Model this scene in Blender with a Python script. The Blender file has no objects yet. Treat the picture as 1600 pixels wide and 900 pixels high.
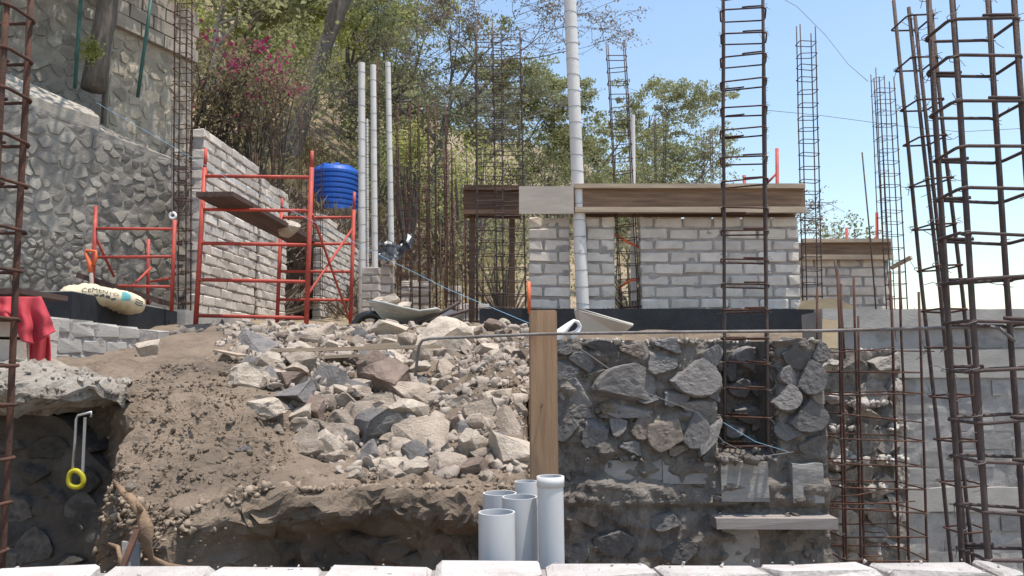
import bpy, bmesh, math, random
import numpy as np
from mathutils import Vector, Matrix, Quaternion, noise

# ------------------------------------------------------------------ camera, sky, sun, exposure
SC = bpy.context.scene
COL = SC.collection
F, PITCH = 1180.0, math.radians(6.28)
cam_d = bpy.data.cameras.new('camera')
cam_d.sensor_width = 36.0
cam_d.lens = 36.0 * F / 1600.0
cam_d.clip_start = 0.05
cam_d.clip_end = 2000
cam = bpy.data.objects.new('camera', cam_d)
COL.objects.link(cam)
cam.rotation_euler = (math.pi / 2 + PITCH, 0, 0)
SC.camera = cam

SUN_DIR = Vector((0.20, -0.10, 0.97)).normalized()        # towards the sun
W = bpy.data.worlds.new('World')
SC.world = W
W.use_nodes = True
nt = W.node_tree
sky = nt.nodes.new('ShaderNodeTexSky')
sky.sky_type = 'NISHITA'
sky.sun_disc = False
sky.sun_elevation = math.asin(SUN_DIR.z)
sky.sun_rotation = math.atan2(SUN_DIR.x, SUN_DIR.y)
sky.air_density = 1.45
sky.dust_density = 0.7
sky.ozone_density = 1.0
nt.nodes['Background'].inputs['Strength'].default_value = 0.15
nt.links.new(sky.outputs[0], nt.nodes['Background'].inputs['Color'])
sun_d = bpy.data.lights.new('sun', 'SUN')
sun_d.energy = 4.0
sun_d.angle = math.radians(0.55)
sun_d.color = (1.0, 0.94, 0.86)
sun = bpy.data.objects.new('sun', sun_d)
COL.objects.link(sun)
sun.location = (10, 10, 30)
sun.rotation_euler = SUN_DIR.to_track_quat('Z', 'Y').to_euler()
SC.view_settings.view_transform = 'Standard'
SC.view_settings.look = 'None'
SC.view_settings.exposure = 0.5
SC.view_settings.gamma = 1.0
SC.view_settings.use_curve_mapping = False
SC.render.engine = 'CYCLES'
SC.cycles.max_bounces = 7
SC.cycles.diffuse_bounces = 4
SC.cycles.transparent_max_bounces = 6

RNG = random.Random(7)
NR = np.random.default_rng(11)
CP, SP = math.cos(PITCH), math.sin(PITCH)

def ray(px, py):
    a = (px - 800.0) / F
    b = (450.0 - py) / F
    return Vector((a, CP - b * SP, SP + b * CP))

def at(px, py, Y):
    """the point at depth Y that shows at photo pixel (px, py)"""
    d = ray(px, py)
    return d * (Y / d.y)

def sm(a, b, t):
    t = (t - a) / (b - a)
    t = 0.0 if t < 0 else 1.0 if t > 1 else t
    return t * t * (3 - 2 * t)

def itp(x, xs, ys):
    return float(np.interp(x, xs, ys))

def nz(x, y, z=0.0, s=1.0):
    return noise.noise(Vector((x * s, y * s, z * s)))

def fbm(x, y, z, s, o=3):
    v, a = 0.0, 1.0
    for _ in range(o):
        v += a * noise.noise(Vector((x * s, y * s, z * s)))
        s *= 2.1
        a *= 0.5
    return v

# ------------------------------------------------------------------ materials
MATS = {}

def mat(name, col, rough=0.85, var=0.25, scale=6.0, rnd=0.0, bump=0.0, bscale=40.0, col2=None, metal=0.0,
        spec=0.3, translucent=0.0, stretch=None, spots=None, coord='Object'):
    m = bpy.data.materials.new(name)
    m.use_nodes = True
    n, l = m.node_tree.nodes, m.node_tree.links
    b = n['Principled BSDF']
    b.inputs['Roughness'].default_value = rough
    b.inputs['Metallic'].default_value = metal
    b.inputs['Specular IOR Level'].default_value = spec
    tc = n.new('ShaderNodeTexCoord')
    src = tc.outputs[coord]
    if coord == 'Object':                                # shift the pattern for each object
        oi = n.new('ShaderNodeObjectInfo')
        mul = n.new('ShaderNodeVectorMath')
        mul.operation = 'MULTIPLY_ADD'
        comb = n.new('ShaderNodeCombineXYZ')
        for i in range(3):
            l.new(oi.outputs['Random'], comb.inputs[i])
        mul.inputs[1].default_value = (37.0, 53.0, 71.0)
        l.new(comb.outputs[0], mul.inputs[0])
        l.new(src, mul.inputs[2])
        src = mul.outputs[0]
    if stretch:
        mp = n.new('ShaderNodeMapping')
        mp.inputs['Scale'].default_value = stretch
        l.new(src, mp.inputs[0])
        src = mp.outputs[0]
    nx = n.new('ShaderNodeTexNoise')
    nx.inputs['Scale'].default_value = scale
    nx.inputs['Detail'].default_value = 6
    nx.inputs['Roughness'].default_value = 0.65
    l.new(src, nx.inputs['Vector'])
    c2 = col2 if col2 else tuple(c * (1 - var) for c in col)
    c1 = col if col2 else tuple(min(1, c * (1 + var)) for c in col)
    ramp = n.new('ShaderNodeValToRGB')
    ramp.color_ramp.elements[0].position = 0.34
    ramp.color_ramp.elements[1].position = 0.66
    ramp.color_ramp.elements[0].color = (*c2, 1)
    ramp.color_ramp.elements[1].color = (*c1, 1)
    l.new(nx.outputs['Fac'], ramp.inputs[0])
    out = ramp.outputs[0]
    if spots:                                            # (colour, scale, threshold)
        n2 = n.new('ShaderNodeTexNoise')
        n2.inputs['Scale'].default_value = spots[1]
        n2.inputs['Detail'].default_value = 8
        n2.inputs['Roughness'].default_value = 0.7
        l.new(src, n2.inputs['Vector'])
        r2 = n.new('ShaderNodeValToRGB')
        r2.color_ramp.elements[0].position = spots[2]
        r2.color_ramp.elements[1].position = spots[2] + 0.07
        l.new(n2.outputs['Fac'], r2.inputs[0])
        mx = n.new('ShaderNodeMixRGB')
        mx.inputs[2].default_value = (*spots[0], 1)
        l.new(r2.outputs[0], mx.inputs[0])
        l.new(out, mx.inputs[1])
        out = mx.outputs[0]
    if rnd:
        oi2 = n.new('ShaderNodeObjectInfo')
        mr = n.new('ShaderNodeMapRange')
        mr.inputs['To Min'].default_value = 1 - rnd
        mr.inputs['To Max'].default_value = 1 + rnd
        l.new(oi2.outputs['Random'], mr.inputs['Value'])
        mm = n.new('ShaderNodeVectorMath')
        mm.operation = 'SCALE'
        l.new(out, mm.inputs[0])
        l.new(mr.outputs[0], mm.inputs['Scale'])
        out = mm.outputs[0]
    l.new(out, b.inputs['Base Color'])
    if bump:
        nb = n.new('ShaderNodeTexNoise')
        nb.inputs['Scale'].default_value = bscale
        nb.inputs['Detail'].default_value = 8
        nb.inputs['Roughness'].default_value = 0.7
        l.new(src, nb.inputs['Vector'])
        bp = n.new('ShaderNodeBump')
        bp.inputs['Strength'].default_value = bump
        bp.inputs['Distance'].default_value = 0.02
        l.new(nb.outputs['Fac'], bp.inputs['Height'])
        l.new(bp.outputs[0], b.inputs['Normal'])
    if translucent:
        tr = n.new('ShaderNodeBsdfTranslucent')
        l.new(out, tr.inputs['Color'])
        ms = n.new('ShaderNodeMixShader')
        ms.inputs[0].default_value = translucent
        l.new(b.outputs[0], ms.inputs[1])
        l.new(tr.outputs[0], ms.inputs[2])
        l.new(ms.outputs[0], n['Material Output'].inputs['Surface'])
    MATS[name] = m
    return m

mat('soil', (0.28, 0.212, 0.153), 0.95, scale=2.2, col2=(0.15, 0.115, 0.085), bump=1.0, bscale=45, spots=((0.36, 0.30, 0.245), 14, 0.62))
mat('soil_clod', (0.25, 0.193, 0.142), 0.95, var=0.3, scale=8, rnd=0.3, bump=0.6)
mat('hill_soil', (0.30, 0.22, 0.15), 0.95, scale=0.7, col2=(0.17, 0.14, 0.085), bump=0.8, bscale=9, spots=((0.36, 0.29, 0.19), 2.5, 0.56))
mat('ground', (0.24, 0.20, 0.17), 0.95, scale=1.5, var=0.3, bump=0.6, bscale=30)
mat('rock', (0.54, 0.445, 0.35), 0.9, scale=3.0, col2=(0.36, 0.285, 0.225), rnd=0.24, bump=1.0, bscale=16, spots=((0.58, 0.53, 0.48), 6, 0.6))
mat('chip', (0.44, 0.37, 0.305), 0.92, scale=2.5, col2=(0.25, 0.205, 0.17), bump=.4, bscale=30)
mat('rock_pale', (0.63, 0.535, 0.43), 0.9, scale=3.0, col2=(0.47, 0.39, 0.31), rnd=0.1, bump=1.0, bscale=14)
mat('rock_dark', (0.29, 0.265, 0.245), 0.88, scale=3.0, col2=(0.17, 0.155, 0.15), rnd=0.25, bump=1.0, bscale=14)
mat('rock_brown', (0.30, 0.22, 0.17), 0.9, scale=3.0, col2=(0.18, 0.135, 0.11), rnd=0.2, bump=1.0, bscale=14)
mat('wall_stone', (0.205, 0.187, 0.173), 0.85, scale=5.0, col2=(0.135, 0.128, 0.125), rnd=0.45, bump=0.5, bscale=22, spots=((0.40, 0.375, 0.35), 9, 0.62))
mat('mortar_rough', (0.26, 0.225, 0.19), 0.95, scale=7.0, col2=(0.12, 0.105, 0.092), bump=1.0, bscale=30, spots=((0.42, 0.38, 0.34), 13, 0.66))
mat('shade_toned_stone', (0.13, 0.118, 0.105), 0.9, scale=5, col2=(0.06, 0.055, 0.05), rnd=.4, bump=.6, bscale=22, spots=((.22, .19, .15), 6, .66))  # old footing stone: shade of the hollow put into the colour
mat('shade_toned_mortar', (0.11, 0.098, 0.086), 0.95, scale=6, col2=(0.055, 0.05, 0.045), bump=.9, bscale=30)  # its mortar, darkened in colour to stand in for the same shade
mat('mortar_white', (0.62, 0.57, 0.51), 0.95, scale=6.0, col2=(0.30, 0.265, 0.225), bump=0.9, bscale=35, spots=((.26, .22, .18), 9, .6))
mat('crust', (0.44, 0.39, 0.33), 0.95, scale=4.0, col2=(0.19, 0.158, 0.128), bump=1.0, bscale=30, spots=((.20, .17, .14), 7, .56))
mat('plaster_grey', (0.35, 0.33, 0.31), 0.9, scale=3.0, col2=(0.235, 0.222, 0.21), rnd=0.16, bump=0.5, bscale=25, spots=((0.44, 0.42, 0.40), 7, 0.63))
mat('concrete', (0.46, 0.425, 0.38), 0.9, scale=2.5, col2=(0.34, 0.315, 0.285), rnd=0.07, bump=0.3, bscale=40, stretch=(1, 1, 2.2))
mat('retaining_stone', (0.32, 0.29, 0.245), 0.9, scale=4.0, col2=(0.20, 0.182, 0.158), rnd=0.24, bump=0.5, bscale=18, spots=((0.45, 0.42, 0.37), 8, 0.62))
mat('retaining_mortar', (0.33, 0.30, 0.26), 0.95, scale=3.0, col2=(0.205, 0.188, 0.167), bump=0.7, bscale=25)
mat('block', (0.67, 0.59, 0.51), 0.92, scale=9.0, col2=(0.53, 0.465, 0.405), rnd=0.14, bump=0.4, bscale=60)
mat('block_mortar', (0.42, 0.375, 0.345), 0.95, scale=9.0, col2=(0.28, 0.25, 0.23), bump=0.9, bscale=40, spots=((0.56, 0.53, 0.5), 9, 0.62))
mat('block_white', (0.66, 0.61, 0.57), 0.92, scale=9.0, col2=(0.50, 0.455, 0.42), rnd=0.10, bump=0.9, bscale=30, spots=((.36, .31, .27), 11, .64))
mat('tar_paint', (0.030, 0.032, 0.036), 0.7, scale=5.0, col2=(0.016, 0.017, 0.020), bump=0.2, spots=((0.11, 0.105, 0.10), 6, 0.68))
mat('rust', (0.14, 0.066, 0.043), 0.85, scale=14.0, col2=(0.062, 0.038, 0.032), bump=0.4, bscale=120, metal=0.2)
mat('steel_dark', (0.135, 0.095, 0.083), 0.75, scale=12.0, col2=(0.075, 0.058, 0.054), bump=0.4, bscale=120, metal=0.3)
mat('steel_grey', (0.26, 0.245, 0.235), 0.6, scale=12.0, col2=(0.15, 0.125, 0.11), bump=0.3, bscale=120, metal=0.4)
mat('red_paint', (0.50, 0.082, 0.055), 0.6, scale=7.0, col2=(0.32, 0.055, 0.042), spots=((0.47, 0.33, 0.28), 17, 0.62))
mat('orange_plastic', (0.70, 0.15, 0.055), 0.5, var=0.15)
mat('pvc', (0.62, 0.61, 0.60), 0.4, scale=2.0, col2=(0.53, 0.52, 0.51), spec=0.4, spots=((0.38, 0.345, 0.30), 5.5, 0.62), stretch=(1, 1, .45))
mat('pvc_white', (0.74, 0.71, 0.67), 0.5, scale=2.0, col2=(0.62, 0.585, 0.555), spots=((0.44, 0.40, 0.37), 6, 0.61))
mat('wood', (0.36, 0.225, 0.125), 0.8, scale=5.0, col2=(0.25, 0.15, 0.085), stretch=(6, 6, 0.6), bump=0.25, bscale=20)
mat('wood_board', (0.29, 0.18, 0.11), 0.8, scale=4.0, col2=(0.145, 0.09, 0.06), stretch=(0.5, 6, 7), bump=0.2, bscale=20)
mat('wood_pale', (0.48, 0.38, 0.27), 0.85, scale=4.0, col2=(0.33, 0.25, 0.18), stretch=(0.6, 6, 6), bump=0.2)
mat('plywood', (0.50, 0.43, 0.36), 0.85, scale=3.0, col2=(0.40, 0.34, 0.285), stretch=(1, 3, 5))
mat('plywood_yellow', (0.46, 0.355, 0.22), 0.85, scale=3.0, col2=(0.34, 0.26, 0.165), stretch=(1, 3, 3))
mat('shade_toned_wood', (0.17, 0.10, 0.065), 0.85, scale=4.0, col2=(0.085, 0.052, 0.036), stretch=(0.5, 6, 7))  # darker copy of the form board wood, shade put into the colour
mat('plank_dark', (0.12, 0.075, 0.06), 0.85, scale=4.0, col2=(0.065, 0.042, 0.036), stretch=(6, .5, 6))
mat('blue_plastic', (0.020, 0.125, 0.52), 0.45, scale=1.5, col2=(0.014, 0.085, 0.38), spec=0.45)
mat('bag_paper', (0.64, 0.55, 0.38), 0.85, scale=3.0, col2=(0.53, 0.45, 0.31), bump=0.3, bscale=12)
mat('ink', (0.10, 0.085, 0.08), 0.9, var=0.2)
mat('teal_ink', (0.12, 0.36, 0.36), 0.9, var=0.2)
mat('red_cloth', (0.56, 0.075, 0.09), 0.9, scale=4.0, col2=(0.42, 0.05, 0.065), bump=0.2, bscale=80, translucent=0.15)
mat('white_cloth', (0.78, 0.77, 0.77), 0.9, var=0.08)
mat('barrow_metal', (0.42, 0.425, 0.39), 0.7, scale=5.0, col2=(0.30, 0.31, 0.28), spots=((0.55, 0.52, 0.48), 7, 0.6))
mat('tub', (0.58, 0.55, 0.50), 0.8, scale=4.0, col2=(0.45, 0.42, 0.38))
mat('black_plastic', (0.022, 0.023, 0.026), 0.35, var=0.3, spec=0.6)
mat('silver_film', (0.55, 0.55, 0.56), 0.4, var=0.2)
mat('yellow_plastic', (0.42, 0.36, 0.02), 0.5, var=0.12)
mat('saw_steel', (0.42, 0.41, 0.40), 0.45, var=0.15, metal=0.6)
mat('string_blue', (0.25, 0.45, 0.62), 0.8, var=0.1)
mat('wire', (0.16, 0.15, 0.15), 0.7, var=0.2)
mat('green_post', (0.045, 0.12, 0.10), 0.6, var=0.25)
mat('bark', (0.20, 0.17, 0.145), 0.95, scale=6, col2=(0.10, 0.085, 0.072), bump=0.8, bscale=14, stretch=(3, 3, .7))
mat('bark_pale', (0.36, 0.33, 0.30), 0.95, scale=6, col2=(0.21, 0.19, 0.17), bump=0.5, bscale=14)
mat('root_bark', (0.34, 0.225, 0.14), 0.9, scale=10, col2=(0.19, 0.125, 0.08), bump=0.7, bscale=30)
LV = dict(rough=0.75, scale=0.9, translucent=0.45, spec=0.2)
mat('leaf_bright', (0.48, 0.48, 0.17), col2=(0.28, 0.31, 0.09), **LV)
mat('leaf_mid', (0.37, 0.37, 0.18), col2=(0.22, 0.235, 0.11), **LV)
mat('leaf_dark', (0.27, 0.275, 0.14), col2=(0.155, 0.165, 0.085), **LV)
mat('leaf_grey', (0.36, 0.37, 0.22), col2=(0.23, 0.25, 0.135), **LV)
mat('leaf_dry', (0.33, 0.27, 0.21), col2=(0.20, 0.16, 0.125), **LV)
mat('bract', (0.40, 0.045, 0.15), col2=(0.27, 0.03, 0.10), **LV)
mat('bract_faded', (0.33, 0.15, 0.14), col2=(0.25, 0.10, 0.10), **LV)
mat('straw', (0.46, 0.38, 0.22), col2=(0.28, 0.225, 0.13), **LV)
mat('twig', (0.27, 0.22, 0.175), 0.95, scale=3, col2=(0.15, 0.12, 0.095))

# ------------------------------------------------------------------ mesh building
class MB:
    def __init__(self):
        self.v, self.f = [], []

    def add(self, vs, fs):
        o = len(self.v)
        self.v.extend([tuple(p) for p in vs])
        self.f.extend([tuple(i + o for i in f) for f in fs])

    def box(self, c, s, R=None, jit=0.0):
        c = Vector(c)
        vs = []
        for dx in (-.5, .5):
            for dy in (-.5, .5):
                for dz in (-.5, .5):
                    p = Vector((dx * s[0], dy * s[1], dz * s[2]))
                    if jit:
                        p += Vector((RNG.uniform(-jit, jit), RNG.uniform(-jit, jit), RNG.uniform(-jit, jit)))
                    if R is not None:
                        p = R @ p
                    vs.append(c + p)
        self.add(vs, [(0, 1, 3, 2), (4, 6, 7, 5), (0, 4, 5, 1), (2, 3, 7, 6), (0, 2, 6, 4), (1, 5, 7, 3)])

    def bar(self, a, b, w, h, up=(0, 0, 1)):
        """a rectangular bar from a to b, w wide sideways, h high"""
        a, b = Vector(a), Vector(b)
        d = (b - a).normalized()
        s = d.cross(Vector(up)).normalized()
        u = s.cross(d)
        vs = []
        for p in (a, b):
            for i, j in ((-1, -1), (1, -1), (1, 1), (-1, 1)):
                vs.append(p + s * (w / 2 * i) + u * (h / 2 * j))
        self.add(vs, [(3, 2, 1, 0), (4, 5, 6, 7), (0, 1, 5, 4), (1, 2, 6, 5), (2, 3, 7, 6), (3, 0, 4, 7)])

    def tube(self, pts, r, n=7, closed=False, cap=True):
        pts = [Vector(p) for p in pts]
        m = len(pts)
        rs = r if isinstance(r, (list, tuple)) else [r] * m
        prev = None
        rings = []
        for i, p in enumerate(pts):
            if closed:
                t = pts[(i + 1) % m] - pts[i - 1]
            else:
                t = pts[min(i + 1, m - 1)] - pts[max(i - 1, 0)]
            t.normalize()
            if prev is None:
                ref = Vector((0, 0, 1)) if abs(t.z) < 0.9 else Vector((1, 0, 0))
                s = t.cross(ref).normalized()
            else:
                s = (prev - t * prev.dot(t)).normalized()
            prev = s
            u = t.cross(s)
            rings.append([p + (s * math.cos(k * 2 * math.pi / n) + u * math.sin(k * 2 * math.pi / n)) * rs[i] for k in range(n)])
        vs = [q for rg in rings for q in rg]
        fs = []
        for i in range(m if closed else m - 1):
            j = (i + 1) % m
            for k in range(n):
                k2 = (k + 1) % n
                fs.append((i * n + k, i * n + k2, j * n + k2, j * n + k))
        if cap and not closed:
            fs.append(tuple(reversed(range(n))))
            fs.append(tuple(range((m - 1) * n, m * n)))
        self.add(vs, fs)

    def prism(self, poly, a, b):
        """poly: list of points; extruded from offset a to offset b (vectors)"""
        a, b = Vector(a), Vector(b)
        n = len(poly)
        vs = [Vector(p) + a for p in poly] + [Vector(p) + b for p in poly]
        fs = [tuple(reversed(range(n))), tuple(range(n, 2 * n))]
        fs += [(i, (i + 1) % n, n + (i + 1) % n, n + i) for i in range(n)]
        self.add(vs, fs)

    def grid(self, P, closed_u=False):
        """P[i][j] points"""
        nu, nv = len(P), len(P[0])
        vs = [p for row in P for p in row]
        fs = []
        for i in range(nu if closed_u else nu - 1):
            i2 = (i + 1) % nu
            for j in range(nv - 1):
                fs.append((i * nv + j, i2 * nv + j, i2 * nv + j + 1, i * nv + j + 1))
        self.add(vs, fs)

    def mesh(self, name, m, smooth=False, off=None):
        me = bpy.data.meshes.new(name)
        v = self.v
        if off is not None:
            ox, oy, oz = off
            v = [(p[0] - ox, p[1] - oy, p[2] - oz) for p in v]
        me.from_pydata(v, [], self.f)
        me.materials.append(MATS[m])
        if smooth:
            me.polygons.foreach_set('use_smooth', [True] * len(me.polygons))
        me.update()
        return me

    def build(self, name, m, parent=None, smooth=False, local=False):
        off = None if (parent is None or local) else ORG.get(parent.name)
        return link(name, self.mesh(name, m, smooth, off), parent)

ORG = {}

def link(name, data, parent=None, loc=None, rot=None, scale=None):
    o = bpy.data.objects.new(name, data)
    COL.objects.link(o)
    if parent is not None:
        o.parent = parent
        if parent.name in ORG:
            ORG[o.name] = ORG[parent.name]
    if loc is not None:
        o.location = loc
    if rot is not None:
        o.rotation_euler = rot
    if scale is not None:
        o.scale = scale
    return o

def tag(o, label, cat, group=None):
    o['label'] = label
    o['category'] = cat
    o['kind'] = 'thing'
    if group:
        o['group'] = group
    return o

def thing(name, label, cat, loc, group=None, quat=None):
    o = bpy.data.objects.new(name, None)
    COL.objects.link(o)
    o.empty_display_size = 0.1
    o.location = loc
    if quat is not None:
        o.rotation_mode = 'QUATERNION'
        o.rotation_quaternion = quat
    else:
        ORG[o.name] = tuple(loc)
    return tag(o, label, cat, group)

def structure(o):
    o['kind'] = 'structure'
    return o

def stuff(o):
    o['kind'] = 'stuff'
    return o

def np_mesh(name, V, Q, m):
    """quads from numpy arrays"""
    me = bpy.data.meshes.new(name)
    V = np.ascontiguousarray(V, dtype=np.float32)
    Q = np.ascontiguousarray(Q, dtype=np.int32)
    k = Q.shape[1]
    me.vertices.add(len(V))
    me.vertices.foreach_set('co', V.ravel())
    me.loops.add(Q.size)
    me.loops.foreach_set('vertex_index', Q.ravel())
    me.polygons.add(len(Q))
    me.polygons.foreach_set('loop_start', np.arange(0, Q.size, k, dtype=np.int32))
    me.polygons.foreach_set('loop_total', np.full(len(Q), k, dtype=np.int32))
    me.update(calc_edges=True)
    me.materials.append(MATS[m])
    return me

def leaf_mesh(name, C, size, m, aspect=0.5, flat=0.0):
    """one bent leaf (four corners) at each centre"""
    C = np.asarray(C, dtype=np.float64)
    n = len(C)
    a = NR.normal(size=(n, 3))
    a[:, 2] *= (1 - flat)
    a /= np.linalg.norm(a, axis=1, keepdims=True) + 1e-9
    b = NR.normal(size=(n, 3))
    b -= a * (a * b).sum(1, keepdims=True)
    b /= np.linalg.norm(b, axis=1, keepdims=True) + 1e-9
    s = size * NR.uniform(0.6, 1.35, size=(n, 1))
    V = np.empty((n, 4, 3))
    V[:, 0] = C - a * s * 0.5
    V[:, 1] = C + b * s * aspect * 0.5
    V[:, 2] = C + a * s * 0.5
    V[:, 3] = C - b * s * aspect * 0.5
    Q = np.arange(n * 4).reshape(n, 4)
    return np_mesh(name, V.reshape(-1, 3), Q, m)

# ------------------------------------------------------------------ the land
def bank_z(x, y):
    zs = itp(y, [3.2, 3.5, 4.4, 5.6, 7.0, 9], [-.50, -.46, -.22, .09, .42, .5])
    zm = itp(y, [2.7, 2.95, 3.3, 3.6, 4.2, 5.2, 7, 9], [-.80, -.54, -.33, -.16, .02, .1, .42, .5])
    m = 1 - sm(-1.50, -.80, x - 0.12 * (y - 3.4))
    z = zs * (1 - m) + zm * m
    z += 0.16 * math.exp(-((x + .16) ** 2 / .05 + (y - 4.75) ** 2 / .35))          # soil heaped against the step
    ye = itp(x, [-3.6, -1.95, -1.72, -1.6, -1.25, -1.08, -.95, .12], [3.62, 3.70, 3.5, 3.05, 2.85, 3.08, 3.2, 3.22])
    w = itp(x, [-1.75, -1.5, -1.15, -1.0], [.10, .32, .30, .09])
    ye += 0.05 * nz(x, 0, 3.1, 3.0)
    f = sm(ye - w, ye, y)
    z = -1.68 * (1 - f) + z * f
    if x > 0.04:                                                                  # pit to the right
        g = sm(.20, .06, x + 0.03 * nz(y, x, 1.0, 6)) if y < 4.62 else 1.0
        z = -1.68 * (1 - g) + z * g
    if x > 0.15 and y >= 4.62:
        zp = itp(y, [4.62, 6.5, 7.5, 9], [.10, .16, .48, .5])
        z = zp
        if x > 1.62 and y < 6.38:
            z = -1.68
    return z

def hill_z(x, y):
    a = .20 * min(max(y - 9.5, 0), 6.5) + .40 * min(max(y - 16, 0), 34)
    b = .50 * min(max(-x - 1.8, 0), 3.7) + .72 * min(max(-x - 5.5, 0), 45)
    if y < 9.5:
        b *= sm(5.0, 9.5, y) * .55 + .45
    r = 1 - sm(0, 25, x)
    z = .48 - 2.2 * sm(5.5, 13, x) + a * r + b
    pad = sm(-5.0, -4.1, x) * (1 - sm(12.5, 16, y))            # levelled strip behind the walls
    z = z * (1 - pad) + pad * min(z, .5 + .1 * max(y - 9, 0) * r)
    return z + (0.22 * fbm(x, y, 0, .35, 3) if y > 9.3 or x < -5 else 0)

def hit(px, py, zf=bank_z, y0=2.4, y1=9.0):
    d = ray(px, py)
    y = y0
    while y < y1:
        p = d * (y / d.y)
        if p.z <= zf(p.x, p.y):
            return p
        y += 0.015
    return d * (y1 / d.y)

def build_land():
    # ground: one sheet out to the horizon, the floor of the pit
    b = MB()
    gx = [-400, -120, -40, -14] + list(np.arange(-7, 7.1, .35)) + [14, 40, 120, 400]
    gy = [-400, -100, -30] + list(np.arange(-6, 8, .35)) + [20, 60, 160, 500]
    b.grid([[(x, y, -1.66 + (0.05 * fbm(x, y, 0, 1.3) if abs(x) < 7 and -6 < y < 8 else 0)) for y in gy] for x in gx])
    structure(b.build('ground', 'ground', smooth=True))
    # earth bank: a profile for each x, evenly spaced along its length so that the cut faces are as fine as the top
    xs = list(np.arange(-7.2, -3.2, .16)) + list(np.arange(-3.2, .44, .022)) + list(np.arange(.44, 7.3, .12))
    yf = np.concatenate([np.arange(2.40, 4.5, .006), np.arange(4.5, 9.9, .03)])
    P = []
    for x in xs:
        zf = np.array([bank_z(x, y) for y in yf])
        dl = np.hypot(np.diff(yf), np.diff(zf)) * np.where((yf[1:] < 4.5), 1.0, .4)
        dl *= np.where(zf[1:] < -1.62, .15, 1.0)
        cum = np.concatenate([[0], np.cumsum(dl)])
        tt = np.linspace(0, cum[-1], 230)
        ry, rz_ = np.interp(tt, cum, yf), np.interp(tt, cum, zf)
        row = []
        fine = -3.3 < x < .5
        for y, z in zip(ry, rz_):
            dx = dy = dz = 0
            if z > -1.64:
                dz = 0.035 * fbm(x, y, 0, 4.5, 3)
                if fine and y < 6:
                    dz += 0.024 * max(0, fbm(x, y, z, 17, 2))
                if y < 3.75 and fine:
                    low = sm(-.45, -.8, z)
                    k = .045 + .05 * low
                    dx = k * nz(x, y, z + 9, 8)
                    dy = k * (.6 * fbm(x, z * 1.1, 4, 7, 4) + .45 * abs(nz(x, z, 2, 15)) + .35 * abs(nz(x, z, 6, 33)))
                    dz += .5 * k * nz(x, y, z, 9)
                    dy -= (.030 + .022 * low) * (.45 - noise.voronoi(Vector((x * 9, y * 9, z * 11)))[0][0]) + .016 * (.4 - noise.voronoi(Vector((x * 24, y * 24, z * 28)))[0][0])
                    if x > -1.05:
                        lip = .75 + .6 * nz(x, 0, 7, 5) + .3 * nz(x, 0, 3, 14)
                        dy += -.07 * lip * sm(-.70, -.58, z) * (1 - sm(-.48, -.40, z)) + .11 * sm(-.60, -.74, z)
                    else:
                        dy += .10 * sm(-.62, -.85, z) * (.7 + .9 * nz(x, z, 3, 4)) * sm(-1.7, -1.5, x)
            row.append((x + dx, y + dy, z + dz))
        P.append(row)
    b = MB()
    b.grid(P)
    structure(b.build('earth_bank', 'soil', smooth=False))
    # hillside
    gx = list(np.arange(-90, -30, 4)) + list(np.arange(-30, -12, 1)) + list(np.arange(-12, 9, .35)) + list(np.arange(9, 30, 1.5)) + list(np.arange(30, 100, 6))
    gy = list(np.arange(-12, 2, 2)) + list(np.arange(2, 9.2, .6)) + list(np.arange(9.2, 26, .35)) + list(np.arange(26, 60, 1.5)) + list(np.arange(60, 180, 8))
    P = []
    for x in gx:
        row = []
        for y in gy:
            z = hill_z(x, y)
            if -6.6 < x < 6.8 and y < 9.1:
                z = -2.4
            elif y < 9.1 and x >= 6.8:
                z = min(z, -1.9)
            row.append((x, y, z))
        P.append(row)
    b = MB()
    b.grid(P)
    structure(b.build('hillside', 'hill_soil', smooth=True))

build_land()

# ------------------------------------------------------------------ bricks, stones, rocks: shared shapes
def brick_meshes(prefix, L, H, T, m, n=9, chip=0.007):
    out = []
    for k in range(n):
        bm = bmesh.new()
        bmesh.ops.create_cube(bm, size=1.0)
        for v in bm.verts:
            v.co = Vector((v.co.x * L, v.co.y * T, v.co.z * H))
        bmesh.ops.bevel(bm, geom=bm.edges[:], offset=min(.012, H * .12), segments=1, affect='EDGES')
        for v in bm.verts:
            v.co += Vector((RNG.uniform(-chip, chip), RNG.uniform(-chip, chip), RNG.uniform(-chip, chip)))
        me = bpy.data.meshes.new(prefix)
        bm.to_mesh(me)
        bm.free()
        me.materials.append(MATS[m])
        out.append(me)
    return out

BL, BH, BT = .275, .100, .14
BRICKS = brick_meshes('brick', BL, BH, BT, 'block')
HALVES = brick_meshes('brick_half', BL * .5, BH, BT, 'block')
WHITE = brick_meshes('brick', .275, .10, .14, 'block_white', chip=.009)

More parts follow.
